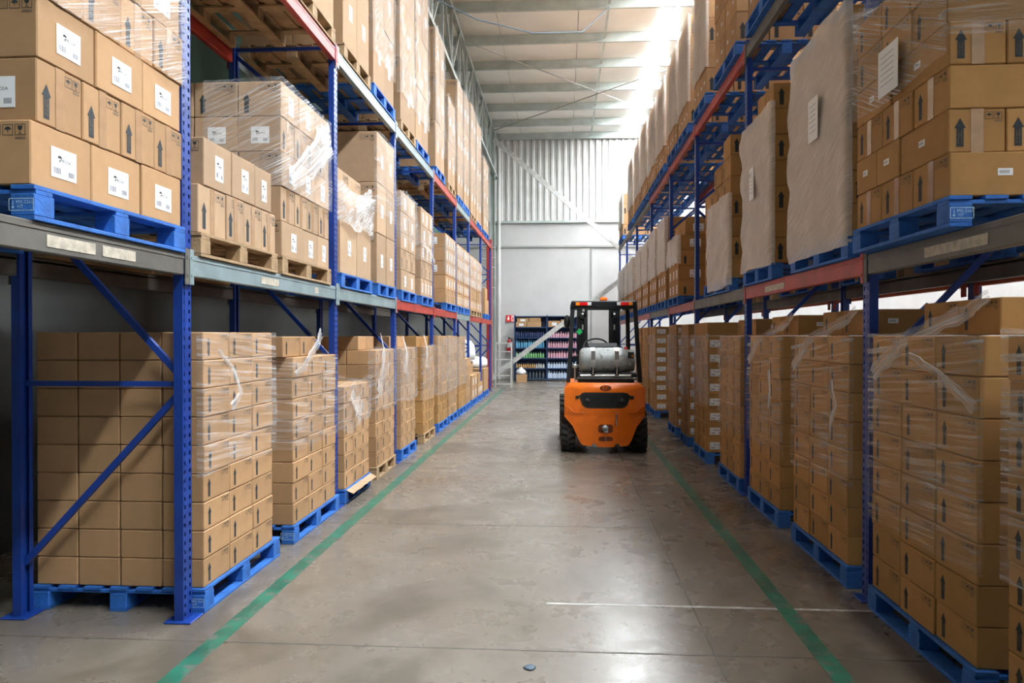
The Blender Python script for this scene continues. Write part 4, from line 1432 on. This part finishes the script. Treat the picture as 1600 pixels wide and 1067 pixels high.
# tow recess, slot, latch
for nm, x0, x1, z0, z1 in (('tow_recess', -.092, .108, .30, .413), ('lower_slot', -.085, .105, .187, .247)):
    rc = shell_piece(nm, x0, x1, z0, z1, 'badge_brown', .003, fk, nx=10)
    if nm == 'tow_recess':
        t_ = MB().lathe([(.0, -.03), (.022, -.03), (.022, -.024), (.042, -.022), (.042, 0)], 18, 'y', (.002, yr_of(0, .36) - .004, .365))
        t_.box(-.015, .04, yr_of(0, .36) - .03, yr_of(0, .36), .305, .335, bev=.004)
        t_.build('tow_pin', 'tank_grey', rc)
    else:
        MB().box(.003, .018, yr_of(0, .2) - .012, yr_of(0, .2), .19, .245).build('pin', 'tank_grey', rc)
MB().box(.135, .165, yr_of(.15, .5) - .006, yr_of(.15, .5) + .02, .395, .55, bev=.004).build('latch_slot', 'badge_brown', fk)
MB().tube([(.15, yr_of(.15, .5) - .012, .59), (.15, yr_of(.15, .5) - .016, .40)], .006, 6).build('latch_rod', 'chrome', fk)
# badge: ellipse with two letters
bd = MB()
ez, ex = .905, .005
E_ = [(ex + .077 * math.cos(a), ez + .038 * math.sin(a)) for a in np.linspace(0, 2 * PI, 25)[:-1]]
bd.add([(x, yr_of(x, z) - .005, z) for x, z in E_], [tuple(range(24))])
bdo = bd.build('maker_badge', 'badge_brown', fk)
v_, f_ = text_faces('EP', .072)
MB().add([(p[0] * 1.25 + ex, yr_of(p[0], ez + p[2]) - .0075, p[2] + ez) for p in v_], f_).build('badge_lettering', 'forklift_orange', bdo)
# chassis, hood, seat
MB().box(-.5, .5, .62, 2.0, .22, .52, bev=.02).build('chassis', 'forklift_black', fk)
MB().box(-.52, .52, .64, 1.15, .5, .97, bev=.03).build('hood_side', 'forklift_orange', fk)
MB().box(-.36, .40, .12, .62, .955, 1.04, bev=.02).build('tank_bracket', 'forklift_black', fk)
tr = MB().tube([(-.33, .16, 1.06), (.36, .16, 1.06)], .022, 8)
tr.build('bracket_tube', 'zinc', fk)
MB().tube([(-.40, .10, 1.02), (.43, .10, 1.02)], .012, 8).build('bracket_rod', 'forklift_black', fk)
MB().box(-.34, .44, .16, .5, 1.04, 1.10, bev=.01).build('tank_cradle', 'forklift_black', fk)
seat = MB().box(-.27, .27, .75, 1.2, 1.0, 1.14, bev=.05).build('seat', 'forklift_black', fk)
MB().box(-.25, .25, .62, .76, 1.05, 1.50, bev=.05).build('seat_back', 'forklift_black', fk)
# gas cylinder
tk = MB().lathe([(.06, -.34), (.13, -.335), (.165, -.30), (.176, -.26), (.176, .22), (.168, .26), (.15, .285), (.15, .40), (.14, .415)], 30, 'x', (0, .33, 1.265)).build('gas_cylinder', 'tank_grey', fk)
MB().box(.315, .395, .33 - .16, .33 - .145, 1.30, 1.385, bev=.004).build('collar_window', 'forklift_deep', tk)
MB().lathe([(.02, .0), (.026, .03), (.02, .05)], 10, 'y', (.34, .165, 1.215)).build('valve', 'chrome', tk)
MB().box(.365, .385, .16, .172, 1.32, 1.34).build('gauge', 'lamp_amber', tk)
for sx in (-.155, .165):
    stp = MB()
    R_ = .181
    for k in range(20):
        a0, a1 = math.radians(-30 + k * 12), math.radians(-30 + (k + 1) * 12)
        stp.quad(*[(sx + dx, .33 - R_ * math.cos(a), 1.265 + R_ * math.sin(a)) for dx, a in ((-.032, a0), (.032, a0), (.032, a1), (-.032, a1))])
    sp = stp.build('tank_strap', 'zinc', fk)
    MB().box(sx - .025, sx + .025, .125, .15, 1.07, 1.18, bev=.006).build('strap_clamp', 'forklift_black', sp)
    MB().tube([(sx, .118, 1.08), (sx, .118, 1.19)], .009, 6).build('clamp_bolt', 'chrome', sp)
    MB().box(sx - .03, sx + .03, .145, .16, 1.28, 1.40, bev=.004).build('strap_buckle', 'chrome', sp)
# overhead guard
for s, nm in ((-1, 'a'), (1, 'b')):
    MB().bar((s * .49, .30, .96), (s * .425, .36, 2.03), .055, .07, up=(0, 1, 0)).build('guard_post', 'forklift_black', fk)
    MB().bar((s * .47, 1.75, .5), (s * .42, 1.50, 2.03), .06, .06, up=(0, 1, 0)).build('guard_post', 'forklift_black', fk)
    MB().bar((s * .415, .33, 2.035), (s * .42, 1.55, 2.035), .07, .07).build('guard_rail', 'forklift_black', fk)
MB().box(-.45, .45, .30, .38, 1.985, 2.085, bev=.012).build('guard_rail', 'forklift_black', fk)
MB().box(-.45, .45, 1.48, 1.56, 2.0, 2.07, bev=.012).build('guard_rail', 'forklift_black', fk)
for k in range(5):
    MB().box(-.38, .38, .55 + k * .18, .58 + k * .18, 2.02, 2.06).build('guard_bar', 'forklift_black', fk)
for s in (-1, 1):
    lb = MB().box(s * .28 - .12, s * .28 + .12, .275, .302, 2.015, 2.068, bev=.005).build('light_bar', 'forklift_black', fk)
    for k, mt in enumerate(('lamp_amber', 'lamp_red', 'lamp_red', 'lamp_white')):
        x0 = s * .28 + s * (.108 - .054 * k)
        MB().box(min(x0, x0 - s * .052), max(x0, x0 - s * .052), .268, .278, 2.02, 2.063, bev=.003).build('lamp_lens', mt, lb)
    MB().lathe([(.0, -.02), (.018, -.018), (.02, 0), (.02, .012)], 12, 'y', (s * .26 - .02, .34, 1.955)).build('work_lamp', 'lamp_white', fk)
bc = MB().box(-.055, .05, .33, .43, 2.085, 2.13, bev=.012).build('beacon', 'beacon_orange', fk)
MB().box(-.035, .03, .35, .41, 2.128, 2.14, bev=.004).build('beacon_cap', 'beacon_orange', bc)
# mast
for s in (-1, 1):
    MB().box(s * .255 - .085, s * .255 + .085, 1.98, 2.12, .1, 2.10, bev=.01).build('mast_channel', 'forklift_black', fk)
    MB().box(s * .205 - .02, s * .205 + .02, 1.94, 1.98, .3, 1.98).build('lift_cylinder', 'forklift_deep', fk)
    w_ = MB().lathe([(.055, -.02), (.06, -.01), (.06, .01), (.055, .02)], 18, 'y', (s * .25, 1.96, 1.93)).build('chain_wheel', 'forklift_black', fk)
    MB().lathe([(.0, -.026), (.018, -.026), (.018, 0)], 12, 'y', (s * .25, 1.955, 1.95)).build('wheel_hub', 'lamp_white', w_)
    MB().box(s * .25 - .012, s * .25 + .012, 1.925, 1.94, 1.70, 1.78).build('reflector', 'zinc', fk)
MB().box(-.34, .34, 2.0, 2.1, 2.02, 2.10, bev=.01).build('mast_crosshead', 'forklift_black', fk)
MB().box(-.34, .34, 2.0, 2.1, .35, .47).build('mast_crosshead', 'forklift_black', fk)
for z in (.25, .62):
    MB().box(-.5, .5, 2.16, 2.22, z, z + .1, bev=.01).build('carriage_bar', 'forklift_black', fk)
for s in (-1, 1):
    MB().box(s * .3 - .06, s * .3 + .06, 2.22, 2.27, .06, .75).box(s * .3 - .06, s * .3 + .06, 2.22, 3.25, .045, .085).build('fork', 'forklift_black', fk)
    MB().bar((s * .45, 2.18, .7), (s * .45, 2.18, 1.25), .04, .04).build('backrest_post', 'forklift_black', fk)
MB().bar((-.47, 2.18, 1.25), (.47, 2.18, 1.25), .04, .04).build('backrest_rail', 'forklift_black', fk)
# controls
sw = MB()
c0 = Vector((-.06, 1.35, 1.40))
ring = [c0 + Vector((.19 * math.cos(a), .19 * math.sin(a) * .75, .19 * math.sin(a) * -.62 + 0)) for a in np.linspace(0, 2 * PI, 29)]
ring = [c0 + Vector((.19 * math.cos(a), .12 * math.sin(a), .13 * math.sin(a) + .03)) for a in np.linspace(0, 2 * PI, 29)]
sw.tube(ring, .014, 8, caps=False)
sw.bar(c0 + Vector((-.18, 0, .03)), c0 + Vector((.18, 0, .03)), .02, .02)
swo = sw.build('steering_wheel', 'forklift_black', fk)
MB().tube([c0, (c0.x, 1.75, .75)], .03, 8).build('steering_column', 'forklift_black', swo)
MB().box(-.45, .45, 1.6, 1.85, .5, 1.15, bev=.03).build('dashboard', 'forklift_black', fk)
MB().tube([(-.38, .42, 1.70), (-.31, .44, 1.68), (-.285, .45, 1.6), (-.285, .45, 1.42), (-.31, .44, 1.34), (-.40, .40, 1.31)], .017, 7).build('grab_handle', 'forklift_black', fk)
mr_ = MB().lathe([(.0, -.02), (.05, -.018), (.06, 0), (.055, .02)], 16, 'y', (0, 0, 0)).build('side_mirror', 'forklift_black', fk, (-.505, .42, 1.80))
mr_.scale = (.8, 1, 1.55)
MB().bar((-.44, .9, 1.92), (-.50, .43, 1.82), .015, .015).build('mirror_arm', 'forklift_black', fk)
gt = MB().add([(0, 0, .05), (.045, 0, 0), (0, 0, -.045), (-.045, 0, 0), (0, .004, .05), (.045, .004, 0), (0, .004, -.045), (-.045, .004, 0)],
              [(3, 2, 1, 0), (4, 5, 6, 7), (0, 1, 5, 4), (1, 2, 6, 5), (2, 3, 7, 6), (3, 0, 4, 7)])
gt.build('hanging_tag', 'tag_green', fk, (-.335, .38, 1.66))
MB().tube([(-.335, .382, 1.71), (-.33, .385, 1.80)], .003, 5).build('tag_string', 'forklift_black', fk)
MB().tube([(-.40, .22, 1.18), (-.40, .24, .97)], .011, 6).lathe([(.02, -.03), (.034, -.02), (.034, .02), (.02, .03)], 10, 'z', (-.40, .22, 1.19)).build('gas_regulator', 'zinc', fk)
MB().lathe([(.055, 0), (.06, .02), (.06, .24), (.03, .27), (.02, .29)], 14, 'z', (.37, 1.2, 1.15)).build('fire_extinguisher', 'sign_red', fk)
MB().bar((.40, .95, 1.05), (.38, .95, 1.75), .03, .03, up=(0, 1, 0)).build('rear_grip_post', 'forklift_black', fk)


def tyre(name, x, y, r, wd, s):
    m = MB()
    prof = [(r * .55, -wd / 2), (r * .8, -wd / 2 - .006), (r * .93, -wd / 2), (r * .965, -wd * .42), (r * .965, wd * .42), (r * .93, wd / 2), (r * .8, wd / 2 + .006), (r * .55, wd / 2)]
    m.lathe(prof, 36, 'x')
    n = 20
    for k in range(n):
        for sd in (-1, 1):
            a = 2 * PI * (k + (.5 if sd > 0 else 0)) / n
            M = Matrix.Rotation(a, 4, 'X') @ Matrix.Translation((0, 0, r * .97))
            x0, x1 = (-wd * .52, wd * .06) if sd < 0 else (-wd * .06, wd * .52)
            m.box(x0, x1, -r * .085, r * .085, -.03, .03 * r / .3, M=M @ Matrix.Rotation(.35 * sd, 4, 'Z'), bev=.004)
    o = m.build(name, 'rubber', fk, (x, y, r))
    MB().lathe([(.0, s * (wd / 2 - .02)), (r * .25, s * (wd / 2 - .02)), (r * .3, s * (wd / 2 - .05)), (r * .56, s * (wd / 2 - .03))], 20, 'x').build('wheel_hub', 'tank_grey', o)
    return o


for s in (-1, 1):
    tyre('rear_tyre', s * .49, .46, .27, .19, s)
    tyre('front_tyre', s * .5, 1.85, .33, .22, s)
MB().box(-.45, .45, .40, .52, .2, .32).build('rear_axle', 'forklift_deep', fk)

# ------------------------------------------------------------------ end of the aisle
# bottle shelf
SX0, SX1, SY, SZ = -1.74, 0.55, 26.75, 2.34
sh = empty('shelf_unit', (SX0, SY, 0), 'dark blue metal shelf of bottles against the end wall', 'shelf')
LV = [0.10, 0.46, 0.82, 1.18, 1.54, 1.92]
wd = SX1 - SX0
for x in (0, wd / 2, wd - .04):
    for y in (0, .46):
        MB().box(x, x + .04, y, y + .04, 0, SZ).build('upright', 'shelf_blue', sh)
for z in LV + [SZ - .03]:
    MB().box(0.005, wd - .005, .0, .5, z - .03, z).build('shelf_board', 'shelf_blue', sh)
MB().box(.01, wd - .01, .49, .5, .06, SZ - .05).build('back_panel', 'shelf_blue', sh)
bot_cache = {}


def bottle(h, r, mt, square=False):
    k = (h, r, mt, square)
    if k not in bot_cache:
        m = MB()
        if square:
            m.box(-r, r, -r, r, 0, h * .72, bev=r * .2).lathe([(r * .45, h * .72), (r * .4, h * .85), (r * .5, h * .86), (r * .5, h)], 8, 'z')
        else:
            m.lathe([(r * .95, 0), (r, h * .02), (r, h * .66), (r * .4, h * .8), (r * .4, h * .88), (r * .5, h * .885), (r * .5, h)], 10, 'z')
        bot_cache[k] = m.mesh('bottle', mt)
    return bot_cache[k]


names = ['lowest', 'second', 'third', 'fourth', 'fifth']
spec = {  # level -> [(half, colour word, mat, h, r, n)]
    4: [(0, 'navy', 'bottle_navy', .22, .032, 13), (1, 'pink', 'bottle_pink', .20, .036, 12)],
    3: [(0, 'clear blue', 'bottle_cyan', .26, .036, 12), (1, 'pink', 'bottle_pink', .22, .036, 12)],
    2: [(0, 'green', 'bottle_green', .20, .034, 12), (1, 'pink', 'bottle_pink', .24, .036, 11)],
    1: [(0, 'amber', 'bottle_amber', .16, .032, 13), (1, 'pale blue', 'bottle_pale', .20, .042, 11)],
    0: [(0, 'smoky', 'bottle_smoke', .24, .036, 9), (1, 'pale blue', 'bottle_pale', .24, .042, 11)],
}
for lv, L_ in spec.items():
    for half, cw_, mt, h, r, n in L_:
        for k in range(n):
            x = SX0 + .09 + half * (wd / 2) + k * (wd / 2 - .12) / n + random.uniform(-.006, .006)
            if lv == 0 and half == 0:
                x += .25
                if x > SX0 + wd / 2 - .05:
                    continue
            if lv == 1 and half == 0 and k > 8:
                mt, cw_ = 'bottle_white', 'white'
            hh = h if k % 5 else round(h * 1.12, 3)
            o = link('bottle', bottle(hh, r, mt, half == 1), None, (x, SY + .10 + .03 * (k % 2), LV[lv] + .001))
            tag(o, '%s bottle, %s of its row on the %s shelf, %s half' % (cw_, ORD[k], names[lv], 'wall-corner' if half == 0 else 'forklift'), 'bottle', 'bottles on the end wall shelf')
for k, (x, w_, h_, st) in enumerate(((.06, .38, .17, 'L'), (.46, .5, .19, ''), (.10, .4, .15, 'L'), (1.21, .42, .22, 'L'), (1.66, .34, .26, 'L'), (.52, .42, .13, ''))):
    z = LV[5] + .001
    if k in (2, 5):
        z += .17 if k == 2 else .195
    me = carton_mesh(.34, h_, w_, 'cardboard_tan')
    o = link('storage_box', me, None, (SX0 + x + w_ / 2, SY + .2, z), PI / 2)
    tag(o, 'small cardboard box on the top of the bottle shelf, %s from the ladder' % ORD[k], 'box', 'boxes on the bottle shelf')
    for nm, pm in face_parts(w_, h_, st) if st else ():
        link(nm, pm, o, (-.1712, 0, 0), -PI / 2)
o = link('storage_box', carton_mesh(.3, .26, .36, 'cardboard_tan'), None, (-1.45, 26.3, .001), PI / 2)
tag(o, 'cardboard box on the floor in front of the bottle shelf', 'box', 'boxes on the bottle shelf')
sk = MB()
sk.lathe([(.05, 0), (.16, .01), (.19, .07), (.15, .15), (.06, .21), (.03, .25)], 12, 'z')
sk.v = [(x + .03 * noise.noise((x * 9, y * 9, z * 9)), y + .03 * noise.noise((z * 9, x * 9, y * 9)), z) for x, y, z in sk.v]
tag(sk.build('plastic_bag', 'sack_white', None, (-1.47, 26.3, .262)), 'white plastic bag lying on the floor box by the shelf', 'bag')
# step ladder
ld_ = empty('step_ladder', (-1.85, 23.6, 0), 'grey metal step ladder standing by the end wall', 'ladder')
for x in (-.24, .24):
    MB().bar((x, -.25, 0), (x, -.1, 1.40), .035, .05, up=(0, 1, 0)).build('side_rail', 'aluminium', ld_)
    MB().bar((x, .45, 0), (x, .1, 1.0), .03, .03, up=(0, 1, 0)).build('rear_leg', 'aluminium', ld_)
    MB().bar((x, -.1, 1.39), (x, .25, 1.39), .03, .03).build('hand_rail', 'aluminium', ld_)
for k in range(5):
    z = .1 + k * .25
    MB().box(-.24, .24, -.27 + k * .03, -.09 + k * .03, z, z + .03).build('tread', 'aluminium', ld_)
MB().box(-.24, .24, -.12, -.08, 1.36, 1.40).build('top_rail', 'aluminium', ld_)
# extinguisher and sign
ex_ = MB().lathe([(.07, 0), (.085, .02), (.085, .38), (.05, .45), (.025, .47), (.025, .5)], 16, 'z').build('fire_extinguisher', 'sign_red', None, (-1.98, 27.62, 1.0))
tag(ex_, 'red fire extinguisher hung on the end wall behind the ladder', 'fire extinguisher')
MB().lathe([(.0865, .18), (.0865, .32)], 16, 'z').build('instruction_label', 'sign_white', ex_)
MB().box(-.03, .03, -.02, .02, .5, .55).bar((0, -.02, .54), (0, -.12, .57), .02, .015).build('valve_head', 'forklift_black', ex_)
MB().tube([(.03, 0, .52), (.11, 0, .46), (.11, 0, .15)], .012, 6).build('hose', 'forklift_black', ex_)
MB().box(-.04, .04, .085, .17, .2, .4).build('wall_bracket', 'forklift_black', ex_)
sg = MB().box(-.17, .17, -.004, .004, -.12, .12).build('safety_sign', 'sign_red', None, (-1.93, 27.74, 2.25))
tag(sg, 'red and white fire equipment sign on the end wall', 'sign')
MB().box(.03, .155, -.006, -.004, -.1, .1).build('sign_panel', 'sign_white', sg)
MB().box(.06, .10, -.008, -.006, -.08, .05).build('pictogram', 'sign_red', sg)
MB().add([(-.10, -.0065, .08), (-.06, -.0065, .08), (-.06, -.0065, 0), (-.025, -.0065, 0), (-.08, -.0065, -.08), (-.135, -.0065, 0), (-.10, -.0065, 0)], [tuple(range(6, -1, -1))]).build('arrow', 'sign_white', sg)
# white wrapped bundles in the last bays
for i, (x, y, z, a, b, h) in enumerate(((-2.5, 20.7, 0.76, .42, .5, .28), (-2.55, 18.0, 1.02, .45, .5, .5), (-2.6, 21.4, 0.0, .4, .28, .55))):
    m = MB()
    m.lathe([(.5, 0), (.98, .03), (1.0, .3), (.97, .7), (.75, .93), (.3, 1.0)], 18, 'z')
    m.v = [(p[0] * a * (1 + .12 * noise.noise((p[0] * 3, p[1] * 3, p[2] * 3 + i))), p[1] * b * (1 + .1 * noise.noise((p[1] * 3, p[2] * 3, p[0] * 3 + i))), p[2] * h) for p in m.v]
    m.s = [True] * len(m.s)
    o = m.build('wrapped_bundle', 'sack_white', None, (x, y, z + .002))
    tag(o, 'white plastic-wrapped bundle at the far end, %s of three, left rack' % ORD[i], 'bundle', 'white bundles')

# scrap on the floor
m = MB()
m.lathe([(.006, .0), (.03, .002), (.026, .005), (.008, .007)], 9, 'z')
m.v = [(x * (1 + .8 * noise.noise((x * 60, y * 60, 1))), y * (1 + .8 * noise.noise((y * 60, x * 60, 4))), z) for x, y, z in m.v]
tag(m.build('paper_scrap', 'cable', None, (-0.16, 3.62, 0.002)), 'small dark crumpled scrap lying on the open floor', 'scrap')
